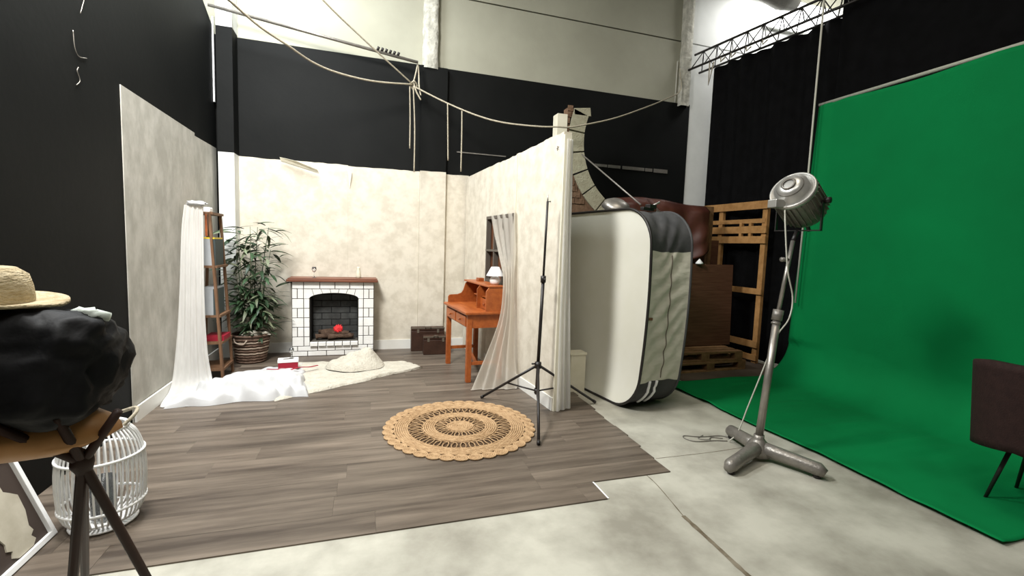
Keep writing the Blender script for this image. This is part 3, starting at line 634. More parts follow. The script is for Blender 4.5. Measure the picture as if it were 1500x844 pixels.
b = MB(); b.bar((.12, .03, .2), (.28, DW - .03, .2), .03, .03); b.build('stretcher', 'orange2', dk2)
# hutch side profile
prof = [(.02, DT), (.02, DT + .07), (.035, DT + .09), (.06, DT + .095), (.14, DT + .098), (.19, DT + .115), (.215, DT + .15), (.23, DT + .20), (.245, DT + .245), (.27, DT + .26), (DD - .005, DT + .265), (DD - .005, DT)]
for y in (DW - .005,):
    b = MB(); b.prism([(x, y, z) for x, z in prof], (0, .02, 0)); b.build('side_panel', 'orange2', dk2)
prof2 = [(.20, DT), (.20, DT + .22), (.23, DT + .26), (DD - .005, DT + .265), (DD - .005, DT)]
b = MB(); b.prism([(x, -.012, z) for x, z in prof2], (0, .02, 0)); b.build('side_panel', 'orange', dk2)
b = MB(); b.prism([(x, .30, z) for x, z in prof2], (0, .015, 0)); b.build('divider', 'orange2', dk2)
b = MB(); b.box(.225, DD, -.02, DW + .02, DT + .265, DT + .285, .004); b.build('hutch_top', 'orange', dk2)
b = MB(); b.box(DD - .02, DD - .006, .008, DW - .005, DT, DT + .265); b.build('back_panel', 'orange2', dk2)
b = MB(); b.box(.24, .255, .012, .298, DT + .005, DT + .12); hd = b.build('drawer', 'orange', dk2)
b = MB(); b.tube([(.24, .155, DT + .06), (.225, .155, DT + .06)], [.008, .012], 8); b.build('knob', 'orange2', hd)
b = MB(); b.box(.26, DD - .02, .012, .60, DT + .13, DT + .142); b.build('hutch_shelf', 'orange2', dk2)
b = MB(); b.box(.33, .40, .10, .20, DT + .285, DT + .325, .004); o = b.build('small_box', 'orange2'); o.location = dk2.location; o.rotation_euler = (0, 0, dang); o.location += Vector((-.06, .50, 0)); tag(o, 'small brown wooden box on top of desk hutch', 'box')
lp = empty('table_lamp', (1.385, 5.02, FL + DT + .285), 0, None, 'small white table lamp with cone shade on the desk hutch', 'lamp')
b = MB(); b.lathe([(0, 0), (.04, 0), (.055, .02), (.06, .05), (.05, .08), (.02, .10), (.012, .12), (0, .12)], 20, cap=False); b.build('base', 'white', lp)
b = MB(); b.lathe([(.10, .10), (.045, .20), (.043, .20), (.097, .10)], 20, cap=False); b.build('lamp_shade', 'white', lp)

# suitcases
def case(x, y, w, d, h, lb, rz):
    r_ = empty('suitcase', (x, y, FL), rz, None, lb, 'suitcase', 'brown suitcases by the back wall')
    b = MB(); b.box(0, w, 0, d, 0, h - .045, .008); b.build('body', 'case', r_)
    b = MB(); b.box(0, w, 0, d, h - .042, h, .008); b.build('lid', 'case', r_)
    b = MB(); b.tube([(w * .42, -.004, h - .01), (w * .42, -.012, h + .018), (w * .58, -.012, h + .018), (w * .58, -.004, h - .01)], .006, 6); b.build('handle', 'casee', r_)
    b = MB(); b.box(-.002, w + .002, -.003, .006, h - .012, h + .002); b.build('edge_trim', 'casee', r_)
    for q in (.2, .8):
        b = MB(); b.box(w * q - .015, w * q + .015, -.006, 0, h - .07, h - .02); b.build('latch', 'casee', r_)
case(.60, 6.44, .46, .14, .33, 'larger dark brown suitcase standing against back wall', -.02)
case(.74, 6.20, .33, .16, .25, 'smaller dark brown case in front of the larger suitcase', -.04)

# ================================================================ RUG
rg = empty('jute_rug', (.745, 3.64, FL), 0, None, 'round scalloped jute rug with two open zigzag rings', 'rug')
K = .615 / 587
def coils(r0, r1, nm, m='jute'):
    b = MB(); tr_ = .0078; n_ = max(1, int((r1 - r0) / .0150)); 
    for i in range(n_):
        r = r0 + (r1 - r0) * (i + .5) / n_; k = max(20, int(r * 120)); ph = i * .7
        b.tube([(r * math.cos(2 * PI * j / k + ph), r * math.sin(2 * PI * j / k + ph), tr_ + .0015 * math.sin(j * 2.1 + i)) for j in range(k)], tr_ * 1.05, 6, closed=True)
    return b.build(nm, m, rg)
coils(.004, 105 * K, 'centre_coil'); coils(197 * K, 292 * K, 'braided_ring'); coils(400 * K, 508 * K, 'braided_ring')
def zig(r0, r1, cnt, nm):
    b = MB(); pts = []
    N_ = cnt * 10
    for j in range(N_):
        t = 2 * PI * j / N_; s_ = math.sin(t * cnt); r = (r0 + r1) / 2 + s_ * (r1 - r0) / 2; tt = t + .55 * (2 * PI / cnt) * math.cos(t * cnt) * 1.0
        pts.append((r * math.cos(tt), r * math.sin(tt), .008 + .006 * math.cos(t * cnt * 2)))
    b.tube(pts, .0046, 5, closed=True); return b.build(nm, 'jute', rg)
zig(104 * K, 198 * K, 19, 'zigzag_ring'); zig(290 * K, 402 * K, 36, 'zigzag_ring')
b = MB(); b.lathe([(100 * K, .0006), (200 * K, .0012)], 48, cap=False); b.lathe([(285 * K, .0006), (405 * K, .0012)], 64, cap=False); b.build('shade_rings', 'juteshade', rg)  # dark rings painting the shade in the open weave
b = MB(); NS = 36
for i in range(3):
    a_, c_ = .050 - i * .0145, .040 - i * .0125
    b.tube([(a_ * math.cos(j * PI / 10), c_ * math.sin(j * PI / 10), .007) for j in range(20)], .0078, 6, closed=True)
b.box(-.012, .012, -.006, .006, .001, .012); sm_ = b.mesh('scallop', 'jute')
for i in range(NS):
    a = 2 * PI * i / NS; r = 508 * K + .042; inst('scallop', sm_, rg, (r * math.cos(a), r * math.sin(a), 0), (0, 0, a + PI / 2))

# ================================================================ LIGHT STAND (tripod)
st = empty('light_stand', (1.49, 3.80, FL), 0, None, 'slim black tripod light stand without a lamp beside the jute rug', 'stand')
b = MB(); b.tube([(-.02, 0, .18), (-.015, 0, .48)], .017, 10); b.tube([(-.018, 0, .42), (0, 0, 1.22)], .0155, 10); b.build('lower_pole', 'black', st)
b = MB(); b.tube([(0, 0, 1.2), (.012, 0, 1.90)], .0105, 10); b.build('upper_pole', 'black', st)
b = MB(); b.tube([(0, 0, 1.19), (0, 0, 1.25)], .024, 12); b.tube([(0, 0, 1.22), (-.0, -.05, 1.22)], .008, 8); b.build('collar', 'black', st)
b = MB(); b.tube([(-.017, 0, .42), (-.017, 0, .475)], .03, 12); b.tube([(-.03, 0, .46), (-.08, -.01, .465)], .008, 8); b.build('leg_collar', 'black', st)
b = MB(); b.tube([(-.02, 0, .19), (-.02, 0, .23)], .024, 12); b.build('brace_collar', 'black', st)
b = MB(); b.tube([(.012, 0, 1.89), (.012, 0, 1.96)], [.007, .005], 8); b.tube([(.012, 0, 1.90), (.04, 0, 1.90)], .006, 8); b.build('spigot', 'chrome', st)
for fxx, fyy in ((1.085, 4.306), (2.142, 3.943), (1.251, 3.15)):
    e = Vector((fxx - 1.49, fyy - 3.80, .012)); t0 = Vector((-.017, 0, .45)); b = MB(); b.tube([t0, e], .012, 8, flat=1); lg = b.build('leg', 'black', st)
    b = MB(); b.tube([e, e.lerp(t0, .04)], .015, 8); b.build('rubber_foot', 'black', lg)
    mid = t0.lerp(e, .53); b = MB(); b.tube([Vector((-.02, 0, .21)), mid], .008, 8); b.build('brace', 'black', st)

# ================================================================ COLLAPSIBLE BACKGROUND
bd = Vector((-.16, .987, 0)).normalized(); bn = Vector((.987, .16, 0)).normalized()
BO = Vector((2.385, 3.54, 0)); BL, BH, BR, BT = 1.95, 1.885, .33, .49
bx = empty('popup_background', BO + Vector((0, 0, 0)), 0, None, 'white pop-up background box with grey zipped side behind partition', 'background')
def rr(t):  # perimeter of rounded rectangle, t in metres-like 0..1 ; start bottom centre going to near edge
    seg = []
    n = 10
    def arc_(cx, cz, a0, a1): return [(cx + BR * math.cos(a0 + (a1 - a0) * i / n), cz + BR * math.sin(a0 + (a1 - a0) * i / n)) for i in range(n + 1)]
    return arc_(BR, BR, 1.5 * PI, PI) + arc_(BR, BH - BR, PI, .5 * PI) + arc_(BL - BR, BH - BR, .5 * PI, 0) + arc_(BL - BR, BR, 0, -.5 * PI)
per = []
base = rr(0); base.append(base[0])
for i in range(len(base) - 1):
    a, c2 = base[i], base[i + 1]; dl = math.hypot(a[0] - c2[0], a[1] - c2[1]); k = max(1, int(dl / .025))
    for j in range(k): per.append((a[0] + (c2[0] - a[0]) * j / k, a[1] + (c2[1] - a[1]) * j / k))
def P3(l, z, t=0):
    bow = .05 * math.sin(PI * max(0, min(1, z / BH))) * (1 - min(1, l / .9))  # near edge bows forward
    lean = .07 * (1 - z / BH) ** 1.4 * max(0, 1 - l / 1.2)
    return bd * (l - bow + lean) + bn * t + Vector((0, 0, z + .01))
b = MB(); K2 = len(per)
cen = (BL / 2, BH / 2)
def face(s, i, off):
    l, z = per[i]; l = cen[0] + (l - cen[0]) * s; z = cen[1] + (z - cen[1]) * s
    return P3(l, z, off + .09 * (1 - s ** 4) * .8)
b.grid(lambda u, v: face(v, int(round(u * K2)) % K2, 0), K2, 10, True, True); b.build('white_panel', 'fabric', bx)
b = MB(); b.tube([P3(l, z, -.004) for l, z in per], .013, 7, closed=True); b.build('black_rim', 'black', bx)
b = MB(); b.tube([P3(l, z, BT) for l, z in per], .012, 7, closed=True); b.build('rear_rim', 'char', bx)
def side(i, t):
    l, z = per[i % K2]; bul = .05 * math.sin(PI * t); cx, cz = cen; dx, dz = l - cx, z - cz; dn = math.hypot(dx, dz)
    wv = (.03 * nz(z * 5 + t * 4, t * 3 - z * 2, 3) + .014 * math.sin(z * 34 - t * 15 + 5 * nz(z * 2, t * 2, 5))) * math.sin(PI * t)
    k = 1 - (bul * .8 - wv) / dn * (.6 if z > .2 else 0)
    return P3(cx + dx * k, max(.0, cz + dz * k), BT * t)
for nm, cond, m in (('dark_top_band', lambda z: z > 1.50, 'char'), ('grey_side', lambda z: .29 < z <= 1.50, 'grey'), ('dark_bottom_band', lambda z: z <= .29, 'char')):
    b = MB(); NT = 22
    for i in range(K2):
        zc = (per[i][1] + per[(i + 1) % K2][1]) / 2
        if cond(zc):
            for j in range(NT):
                q = [side(i, j / NT), side(i + 1, j / NT), side(i + 1, (j + 1) / NT), side(i, (j + 1) / NT)]; b.add(q, [(0, 1, 2, 3)], True)
    o = b.build(nm, m, bx); bm = bmesh.new(); bm.from_mesh(o.data); bmesh.ops.remove_doubles(bm, verts=bm.verts[:], dist=1e-4); bmesh.ops.recalc_face_normals(bm, faces=bm.faces[:]); bm.to_mesh(o.data); bm.free()
near = [i for i in range(K2) if per[i][0] < BR and per[i][1] < .30]
for t in (.30, .47):
    b = MB()
    pts = [side(i, t) - bd * .004 for i in near if per[i][1] > .04 and per[i][1] < .30]; b.tube(pts, .014, 6, flat=1); b.build('white_strap', 'white', bx)
near = [i for i in range(K2) if per[i][0] < .02 and .3 < per[i][1] < 1.5]
b = MB(); b.tube([side(i, .55) - bd * .003 for i in near], .005, 5); b.build('zip', 'casee', bx)
b = MB(); p = side(near[len(near) // 2], .08); b.box(p.x - .02, p.x + .02, p.y - .012, p.y - .002, p.z - .012, p.z + .012); b.build('zip_pull', 'brown', bx)
# black clamp on top and grey reflector behind
cl = empty('spring_clamp', (2.62, 3.95, 1.90), .3, None, 'black clamp on top of the pop-up background', 'clamp')
b = MB(); b.box(-.10, .06, -.02, .02, .0, .03, .004); b.box(-.02, .08, -.03, .03, .02, .06, .004); b.build('jaw', 'black', cl)
b = MB(); b.tube([(.05, 0, .05), (.12, -.03, .09)], .01, 8); b.build('grip', 'chrome', cl)
b = MB()
for q in range(5): b.tube([(.08 + q * .02, -.03, .0), (.09 + q * .02, -.03, -.03), (.085 + q * .02, -.03, .03 - .01 * q)], .004, 5)
b.build('spring', 'chrome', cl)
rf = MB(); rf.lathe([(.0, .10), (.08, .095), (.14, .06), (.17, 0), (.165, 0), (.13, .05), (.0, .085)], 24, Matrix.Translation((2.70, 4.72, 1.98)) @ Matrix.Rotation(.5, 4, 'X'), cap=False); tag(rf.build('lamp_reflector', 'metal'), 'round grey metal reflector showing behind pop-up background', 'reflector')
lpv = MB(); lpv.tube([(2.66, 5.59, 2.73), (2.72, 4.25, 1.985)], .009, 8); tag(lpv.build('boom_pole', 'cast'), 'thin grey pole slanting from brick arch down to clamp', 'pole')
b = MB(); b.box(2.04, 2.21, 4.32, 4.46, 0, .40); b.box(2.03, 2.22, 4.31, 4.47, .40, .42); tag(b.build('white_plinth', 'cream'), 'low cream plinth between partition and pop-up background', 'plinth')

# ================================================================ BRICK ARCH PROP
ap = empty('brick_arch', (2.453, 5.62, 0), 0, None, 'pale stone and brown brick arch prop standing behind the partition', 'arch')
G = 1.333
def Z_(z): return 1.5 + G * (z - 1.5)
ACx, ACz, AR = .88 * G, Z_(2.564), .70 * G
A0, A1 = math.radians(160), math.radians(246); RWD = .16 * G
def ar(r, a): return (ACx + r * math.cos(a), ACz + r * math.sin(a))
arcp = [ar(AR + RWD, A0 + (A1 - A0) * i / 20) for i in range(21)]
b = MB()
for i in range(20):
    a, c2 = arcp[i], arcp[i + 1]; b.prism([(0.0, .02, a[1]), (max(a[0], .01), .02, a[1]), (max(c2[0], .01), .02, c2[1]), (0.0, .02, c2[1])], (0, .12, 0))
b.box(0, .13, .02, .14, Z_(2.70), Z_(2.79)); b.build('brick_backing', 'bfoam', ap)
b = MB(); b.box(0, .28, .02, .14, .0, arcp[-1][1]); b.build('support_leg', 'bfoam', ap)
b = MB(); b.box(-.14, -.005, .0, .15, Z_(2.42), Z_(2.79)); b.build('cream_side', 'cream', ap)
NV = 6
for i in range(NV):
    a0 = A0 + (A1 - A0) * i / NV + .010; a1 = A0 + (A1 - A0) * (i + 1) / NV - .010
    P = [ar(AR, a0 + (a1 - a0) * k / 4) for k in range(5)] + [ar(AR + RWD, a1 - (a1 - a0) * k / 4) for k in range(5)]
    b = MB(); b.prism([(x, 0, z) for x, z in P], (0, .15, 0)); b.build('stone', 'stonef', ap)
tz = ar(AR + RWD / 2, A0)
b = MB(); b.prism([(tz[0] - .11, 0, tz[1] + .035), (tz[0] + .115, 0, tz[1] + .065), (tz[0] + .13, 0, Z_(2.80)), (tz[0] - .10, 0, Z_(2.80))], (0, .15, 0)); b.build('stone', 'stonef', ap)
for r in range(16):
    z = Z_(1.95) + r * .078
    for q in range(4):
        x0 = .004 + q * .15 - (.07 if r % 2 else 0); x1 = x0 + .143; lim = 9
        for zz in (z, z + .072):
            dz = zz - ACz; s_ = AR + RWD + .01
            lim = min(lim, ACx - math.sqrt(max(0, s_ * s_ - dz * dz)))
        x0 = max(x0, .002); x1 = min(x1, lim)
        if x1 - x0 > .02: b = MB(); b.box(x0, x1, .006, .022, z, z + .070); b.build('brick', 'bfoam', ap)

# ================================================================ PALLETS, BOARD, TARP
fm = MB(); fm.box(3.55, 5.25, 4.44, 6.3, .001, .006); tag(fm.build('floor_mat', 'mat'), 'dark brown floor cloth beyond the green cloth', 'mat')
rk = empty('wooden_rack', (5.12, 5.0, .006), 0, None, 'upright raw wooden pallet frame against the black curtain', 'pallet')
RZ = Matrix.Rotation(math.radians(4), 4, 'Z')
def rkp(nm, y0, y1, z0, z1, x0=0, x1=.03, m='pine'):
    b = MB(); b.box(x0, x1, y0, y1, z0, z1, .003, RZ); return b.build(nm, m, rk)
for y in (-.02, .74): rkp('post', y, y + .075, 0, 2.22, .03, .085)
for z0, z1 in ((2.13, 2.24), (1.80, 1.90), (1.66, 1.76), (.96, 1.04), (.22, .31), (.04, .12)): rkp('slat', -.04, 1.3, z0, z1)
rkp('slat', .0, 1.2, 1.94, 2.0, .02, .05)
for y in (.2, .36): rkp('block', y, y + .04, 1.76, 1.80, .0, .05); rkp('block', y, y + .04, 1.90, 1.95, 0, .05)
def pallet(x, y, z, rz, lb, w=1.15, d=.62):
    r_ = empty('floor_pallet', (x, y, z), rz, None, lb, 'pallet', 'weathered pallets stacked on the floor')
    for q in range(3): b = MB(); b.box(0, w, q * (d - .09) / 2, q * (d - .09) / 2 + .09, 0, .02); b.build('bottom_board', 'pined', r_)
    for q in range(3):
        for p in range(3): b = MB(); b.box(p * (w - .12) / 2, p * (w - .12) / 2 + .12, q * (d - .09) / 2, q * (d - .09) / 2 + .09, .02, .10); b.build('block', 'pined', r_)
    for p in range(5): b = MB(); b.box(0, w, p * (d - .1) / 4, p * (d - .1) / 4 + .1, .10, .122); b.build('deck_board', 'pined', r_)
pallet(3.62, 4.72, .006, .04, 'lower weathered pallet on the floor under the brown board'); pallet(3.55, 4.78, .130, -.02, 'upper weathered pallet of the stack under brown board')
b = MB(); b.box(0, .78, 0, .03, 0, 1.10); o = b.build('brown_board', 'board'); o.location = (3.92, 5.48, .006); o.rotation_euler = (-.04, 0, -.0); tag(o, 'flat brown wood-grain board leaning behind the stacked pallets', 'board')
o.location = (3.98, 5.10, .262); o.scale = (1.05, 1, 1.0)
def tarpf(u, v):
    x = 3.05 + 1.42 * u; y = 5.30 + .05 * math.sin(u * 19) * (.3 + v) + .03 * nz(u * 9, v * 4); z = 2.20 + .03 * math.sin(u * 5) - v * (.60 + .25 * math.sin(u * PI)) - .02
    if v < .12: y += .08 * (1 - v / .12)
    return Vector((x, y + .25 * (1 - u) * 0 - v * .06, z))
b = MB(); b.grid(tarpf, 70, 30); tag(b.build('brown_tarp', 'tarp', None, .006), 'glossy dark red-brown leatherette draped between pallet frame and background', 'tarp')
tb = empty('tarp_rail', (3.05, 5.42, 0), 0, None, 'dark wooden rail and posts carrying the brown tarp', 'rail')
b = MB(); b.box(0, 1.6, 0, .05, 2.10, 2.16); b.build('rail', 'pined', tb)
b = MB(); b.box(0, .06, 0, .05, .0, 2.10); b.build('post', 'pined', tb); b = MB(); b.box(1.54, 1.6, 0, .05, .006, 2.10); b.build('post', 'pined', tb)
bp_ = MB(); bp_.box(3.0, 4.95, 5.62, 5.66, .006, 1.70); tag(bp_.build('room_divider', 'board'), 'large dark brown divider standing behind the board and tarp', 'divider')
cn = MB(); cn.lathe([(.05, 0), (.045, .02), (.0, .07)], 14); o = cn.build('white_cone', 'white'); o.location = (4.22, 5.12, 1.345 + .018); tag(o, 'tiny white cone on top edge of the brown board', 'cone')

# ================================================================ STUDIO LAMP
sl_ = empty('studio_lamp', (2.78, 2.60, 0), 0, None, 'old grey metal spotlight on a heavy three-footed cast stand', 'lamp')
O = Vector((2.78, 2.60, 0))
for tx, ty in ((2.97, 2.21), (2.35, 2.43), (2.87, 2.99)):
    e = Vector((tx, ty, 0)) - O; b = MB()
    pts = [Vector((0, 0, .085)), e * .3 + Vector((0, 0, .082)), e * .65 + Vector((0, 0, .072)), e * .9 + Vector((0, 0, .062)), e * .99 + Vector((0, 0, .045))]
    b.tube(pts, [.055, .048, .045, .047, .03], 14); lg = b.build('foot', 'cast', sl_)
    b = MB(); b.lathe([(.022, .001), (.026, .006), (.026, .02), (.02, .025)], 12, Matrix.Translation(e * .88)); b.build('pad', 'black', lg)
b = MB(); b.lathe([(.085, .03), (.085, .07), (.07, .115), (.045, .145), (.036, .16), (.036, .18)], 24); b.build('hub', 'cast', sl_)
A = Vector((0, 0, .16)); Bp = Vector((2.945, 2.68, 1.05)) - O; Cp = Vector((3.055, 2.70, 1.62)) - O
b = MB(); b.tube([A, Bp], .027, 14); b.build('lower_pole', 'metal', sl_)
b = MB(); dv = (Cp - Bp).normalized(); b.tube([Bp - dv * .03, Bp + dv * .05], .037, 14); b.tube([Bp - dv * .06, Bp - dv * .045], .033, 14); b.build('collar', 'cast', sl_)
b = MB(); b.tube([Bp, Cp], .015, 12); b.build('upper_pole', 'metal', sl_)
b = MB(); b.tube([Cp.lerp(Bp, .25), Cp.lerp(Bp, .25) - RIGHT * .07 - FWD * .02], [.012, .018], 8); b.build('lock_handle', 'cast', sl_)
ax = (RIGHT * .70 - UPV * .50 + FWD * .51).normalized(); FC = Vector((3.0, 2.70, 2.0)) - O
q = ax.to_track_quat('Z', 'Y').to_matrix().to_4x4(); HM = Matrix.Translation(FC) @ q
HR = .150
b = MB(); b.lathe([(HR * .97, .03), (HR, .04), (HR, .27), (HR * .9, .31), (HR * .8, .32), (0, .32)], 36, HM, cap=False); b.build('housing', 'cast', sl_)
fin = MB()
for k in range(26):
    a = 2 * PI * k / 26; fin2 = MB(); fin2.box(HR - .003, HR + .014, -.004, .004, .05, .27, 0, HM @ Matrix.Rotation(a, 4, 'Z')); fin2.build('cooling_fin', 'cast', sl_)
b = MB(); b.lathe([(HR * 1.06, .045), (HR * 1.08, .03), (HR * 1.06, .01), (HR * .98, .008), (HR * .98, .045)], 36, HM, cap=False); b.build('rim', 'chrome', sl_)
b = MB(); b.lathe([(HR * .98, .02), (HR * .80, .004), (HR * .78, -.02), (HR * .60, -.028), (HR * .58, -.05), (HR * .30, -.056), (0, -.056)], 36, HM, cap=False); b.build('stepped_cap', 'chrome', sl_)
b = MB(); b.lathe([(HR * .60, -.026), (HR * .62, -.034), (HR * .56, -.036)], 36, HM, cap=False); b.lathe([(HR * .30, -.054), (HR * .34, -.066), (HR * .25, -.066)], 30, HM, cap=False); b.build('cap_ring', 'cast', sl_)
hc = HM @ Vector((0, 0, .16)); sx = ax.cross(Vector((0, 0, 1))).normalized()
b = MB(); top_ = Cp + Vector((0, 0, .03))
for s_ in (-1, 1): b.bar(hc + sx * s_ * (HR + .012), Vector((hc.x, hc.y, 1.70)) + sx * s_ * (HR + .012), .028, .008, sx)
b.bar(Vector((hc.x, hc.y, 1.70)) + sx * (HR + .015), Vector((hc.x, hc.y, 1.70)) - sx * (HR + .015), .035, .008); b.tube([Cp, Vector((hc.x, hc.y, 1.70))], .016, 8); b.build('yoke', 'black', sl_)
b = MB(); p = HM @ Vector((HR * .7, 0, .32)); b.tube([hc + sx * (HR + .02), hc + sx * (HR + .06)], .022, 10); b.tube([HM @ Vector((0, 0, .32)) - Vector((0, 0, .08)), HM @ Vector((0, 0, .37)) - Vector((0, 0, .10))], .014, 8); b.build('knob', 'black', sl_)
b = MB(); nb = FC + (-RIGHT * .10 - UPV * .11); b.box(nb.x - .05, nb.x + .05, nb.y - .03, nb.y + .05, nb.z - .03, nb.z + .03, .006); b.build('switch_box', 'chrome', sl_)
cr = spline([Vector((2.93, 2.68, 1.84)) - O, Vector((2.91, 2.64, 1.68)) - O, Vector((2.94, 2.62, 1.40)) - O, Vector((3.02, 2.63, 1.2)) - O, Vector((2.99, 2.62, 1.04)) - O, Vector((2.93, 2.66, .9)) - O, Vector((2.90, 2.72, .65)) - O, Vector((2.86, 2.80, .32)) - O, Vector((2.82, 2.84, .1)) - O, Vector((2.78, 2.88, .012)) - O], 6)
b = MB(); b.tube(cr, .0055, 6); b.build('power_cord', 'wire', sl_)
rope('floor_cable', 'loose thin cable looped on concrete left of the lamp', [[(2.86, 2.93, .006), (2.80, 3.0, .006), (2.62, 3.02, .006), (2.50, 3.07, .006), (2.47, 3.02, .006), (2.52, 2.95, .006), (2.68, 2.93, .006), (2.78, 2.90, .006)], [(2.78, 2.95, .006), (2.70, 2.99, .006), (2.64, 2.95, .01), (2.58, 3.0, .006), (2.66, 3.04, .006)]], .0045, 'cast', 'cable')

# ================================================================ LANTERN
ln_ = empty('rattan_lantern', (-1.29, 2.80, FL), 0, None, 'white slatted rattan lantern standing on the laminate by left wall', 'lantern')
ln_.scale = (.89, .89, 1)
LP = [(.10, .012), (.165, .05), (.192, .12), (.200, .25), (.192, .36), (.165, .45), (.12, .505)]
NL = 42
lmsh = MB(); lmsh.tube(spline([(r, 0, z) for r, z in LP], 4), .0056, 6); lme = lmsh.mesh('slat', 'whitew')
for i in range(NL): inst('slat', lme, ln_, (0, 0, 0), (0, 0, 2 * PI * i / NL))
def ring(r, z, t, nm='hoop'): b = MB(); b.tube([(r * math.cos(2 * PI * j / 40), r * math.sin(2 * PI * j / 40), z) for j in range(40)], t, 6, closed=True); b.build(nm, 'whitew', ln_)
ring(.196, .37, .008); ring(.196, .115, .008); ring(.122, .508, .012, 'top_hoop'); ring(.10, .012, .010, 'bottom_hoop'); ring(.165, .05, .005)
b = MB(); b.lathe([(0, .008), (.16, .008), (.16, .016), (0, .016)], 24, cap=False); b.build('base_disc', 'whitew', ln_)
b = MB(); b.tube(spline([(.115, -.03, .51), (.16, .02, .56), (.13, .10, .57), (.0, .125, .53)], 6), .010, 7); b.build('rope_handle', 'rope', ln_)
b = MB(); b.lathe([(.055, .016), (.06, .03), (.06, .24), (.056, .24), (.054, .03), (0, .02)], 20); b.build('glass_cup', 'glass', ln_)
b = MB(); b.lathe([(.035, .022), (.035, .12), (.0, .125)], 16); b.build('candle', 'white', ln_)

# ================================================================ FRAMED PANEL with vase shapes (left edge)
fr_ = empty('framed_panel', (-1.46, 2.10, 0), 0, None, 'white-framed picture leaning near the left wall, two beige vase shapes', 'picture')
LM = Matrix.Rotation(-math.radians(20), 4, 'Y')
def fb(nm, y0, y1, z0, z1, x0, x1, m):
    b = MB(); b.box(x0, x1, y0, y1, z0, z1, .002, LM); return b.build(nm, m, fr_)
fb('backing', .02, .62, .02, .50, -.02, -.006, 'mirrorback')
fb('frame_rail', 0, .64, .010, .035, -.022, .012, 'white'); fb('frame_rail', 0, .64, .475, .50, -.022, .012, 'white'); fb('frame_stile', 0, .025, .035, .475, -.022, .012, 'white'); fb('frame_stile', .615, .64, .035, .475, -.022, .012, 'white')
for yc, xo in ((.46, 0), (.22, .007)):
    b = MB(); pr_ = [(.045, .04), (.075, .06), (.06, .085), (.085, .10), (.075, .13), (.10, .20), (.105, .28), (.07, .31), (.045, .33), (.042, .42), (.05, .46)]
    b.prism([(-.006 + xo, yc + w, z) for w, z in pr_] + [(-.006 + xo, yc - w, z) for w, z in pr_[::-1]], (.006, 0, 0), LM); b.build('vase_shape', 'clay', fr_)

# ================================================================ TRIPOD with clothes (near left)
def near(x, y, z, k=.79): return Vector((x * k, y * k, 1.5 + (z - 1.5) * k))
hub = near(-.93, 1.9, .71)
ts = empty('tripod_seat', (hub.x, hub.y, 0), 0, None, 'dark brown three-legged stand with tan leather sling at left edge', 'stool')
T0 = Vector((hub.x, hub.y, 0)); hl = hub - T0
def dirto(u_): return u_ - T0
footA = near(-.66, 1.9, .0); dA = (near(-.76, 1.9, .26) - hub); tA = -hub.z / dA.z; FA = hub + dA * tA * .985
dB = (near(-.955, 1.86, .3) - hub); FB = hub + dB * (-hub.z / dB.z) * .985
FCc = Vector((hub.x * 1.32, hub.y * 1.30, .01))
topA = near(-1.07, 1.72, .93); topB = near(-.91, 1.74, .93); topC = near(-.80, 1.85, .90)
for a_, e_ in ((topA, FA), (topB, FB), (topC, FCc)):
    b = MB(); b.tube([a_ - T0, hl, e_ - T0], [.011, .013, .0095], 9); b.build('leg', 'dbrown', ts)
b = MB(); b.grid(blob(hl.x, hl.y, hl.z, .026, .026, .038, .25, 3), 16, 10, True, True); b.build('hub', 'dbrown', ts)
def sling(u, v):
    x = near(-1.32, 1.9, 0).x + (near(-.84, 1.9, 0).x - near(-1.32, 1.9, 0).x) * u; y = 1.50 + (v - .5) * .26
    z = near(0, 0, .885).z - .085 * math.sin(PI * v) * 1 - .10 * (abs(u - .72) ** 1.3) + .0
    return Vector((x, y, z)) - T0
b = MB(); b.grid(blob((near(-1.12, 1.9, 0) - T0).x, 0.02, near(0, 0, .825).z, .225, .13, .068, .10, 8), 24, 12, True, True); b.build('leather_seat', 'tan', ts)
jc = near(-1.10, 1.9, 1.055)
def jack(u, v):
    a = u * 2 * PI; e = (v - .5) * PI; cx_, cy_, cz_ = jc
    dx = math.copysign(abs(math.cos(a)) ** .6, math.cos(a)) * abs(math.cos(e)) ** .5; dy = math.copysign(abs(math.sin(a)) ** .7, math.sin(a)) * abs(math.cos(e)) ** .6; dz = math.copysign(abs(math.sin(e)) ** .75, math.sin(e))
    d = Vector((dx, dy, dz)); k = 1 + .16 * noise.noise(d * 1.7 + Vector((3, 1, 0))) + .07 * noise.noise(d * 5)
    h = .145 if dz > 0 else .128
    p = Vector((cx_ + .225 * dx * k * (1 - .10 * (dz < 0) * abs(dz) * (dx > 0)) + .02 * noise.noise(d * 3 + Vector((7, 0, 0))), cy_ + .16 * dy * k, cz_ + h * dz * k))
    if dx > .2 and dz < 0: p.z -= .02
    return p
b = MB(); b.grid(jack, 64, 36, True, True); jk = b.build('black_jacket', 'jacket'); tag(jk, 'crumpled black jacket heaped on the tan leather sling', 'jacket')
hcn = near(-1.18, 1.9, 1.265)
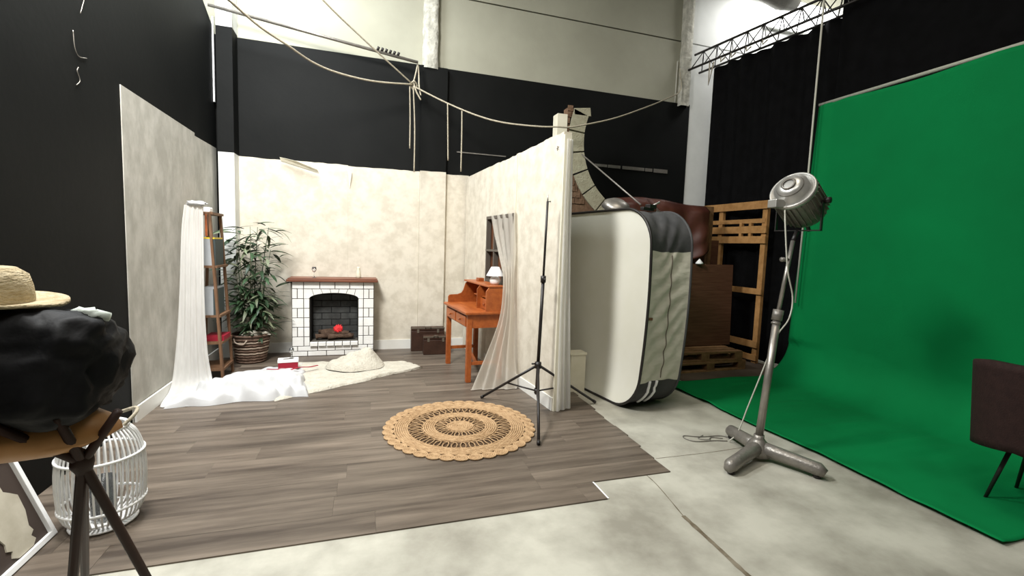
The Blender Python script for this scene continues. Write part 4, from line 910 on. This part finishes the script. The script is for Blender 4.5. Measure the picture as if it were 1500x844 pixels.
ht = empty('straw_hat', hcn, 0, None, 'natural straw hat on top of the black jacket pile', 'hat'); ht.rotation_euler = (0, .03, 0)
b = MB(); b.lathe([(.102, .0), (.104, .012), (.100, .045), (.092, .075), (.070, .092), (.04, .092), (0, .082)], 36, cap=False); b.build('crown', 'straw', ht)
b = MB()
def brim(u, v):
    a = u * 2 * PI; r = .095 + .075 * v; return Vector((r * math.cos(a) * 1.0, r * math.sin(a), .0 - .008 * v * 0 + .012 * v * v * abs(math.sin(a)) ))
b.grid(brim, 48, 6, True, True); b.build('brim', 'straw', ht, .008)
gp = near(-.90, 1.9, 1.225)
b = MB()
b.grid(blob(gp.x, gp.y, gp.z, .035, .022, .018, .5, 6), 18, 10, True, True)
b.tube([gp + Vector((-.02, -.01, 0)), gp + Vector((-.045, -.02, -.022))], [.011, .008], 8); b.tube([gp + Vector((0, -.01, -.005)), gp + Vector((-.02, -.02, -.03))], [.010, .007], 8); b.tube([gp + Vector((.02, 0, 0)), gp + Vector((.05, .005, -.008))], [.015, .012], 8)
tag(b.build('pale_glove', 'glove'), 'pale grey-green glove lying on the black jacket', 'glove')

# ================================================================ CHAIR at right edge
ch = empty('tub_chair', (3.90, 1.60, .015), 0, None, 'dark brown tub chair standing on green cloth at right edge', 'chair')
def shell(u, v):
    a = PI * (.45 + u * 1.15) ; r = .30 - .03 * (1 - v) ; z = .40 + .51 * v * (1 - .42 * abs(u * 2 - 1) ** 3.5)
    return Vector((r * math.cos(a) * 1.05 - .03, r * math.sin(a), z - .08 * (1 - v) * abs(u * 2 - 1)))
b = MB(); b.grid(shell, 30, 12); b.build('backrest', 'chair', ch, .05)
b = MB(); b.lathe([(0, .38), (.22, .38), (.26, .41), (.26, .46), (.22, .49), (0, .495)], 28, cap=False); b.build('seat', 'chair', ch)
for x, y in ((-.27, -.20), (-.13, .17), (.25, .2), (.25, -.2)):
    b = MB(); b.tube([(x * .55, y * .55, .40), (x, y, .0)], [.014, .010], 8); b.build('leg', 'black', ch)
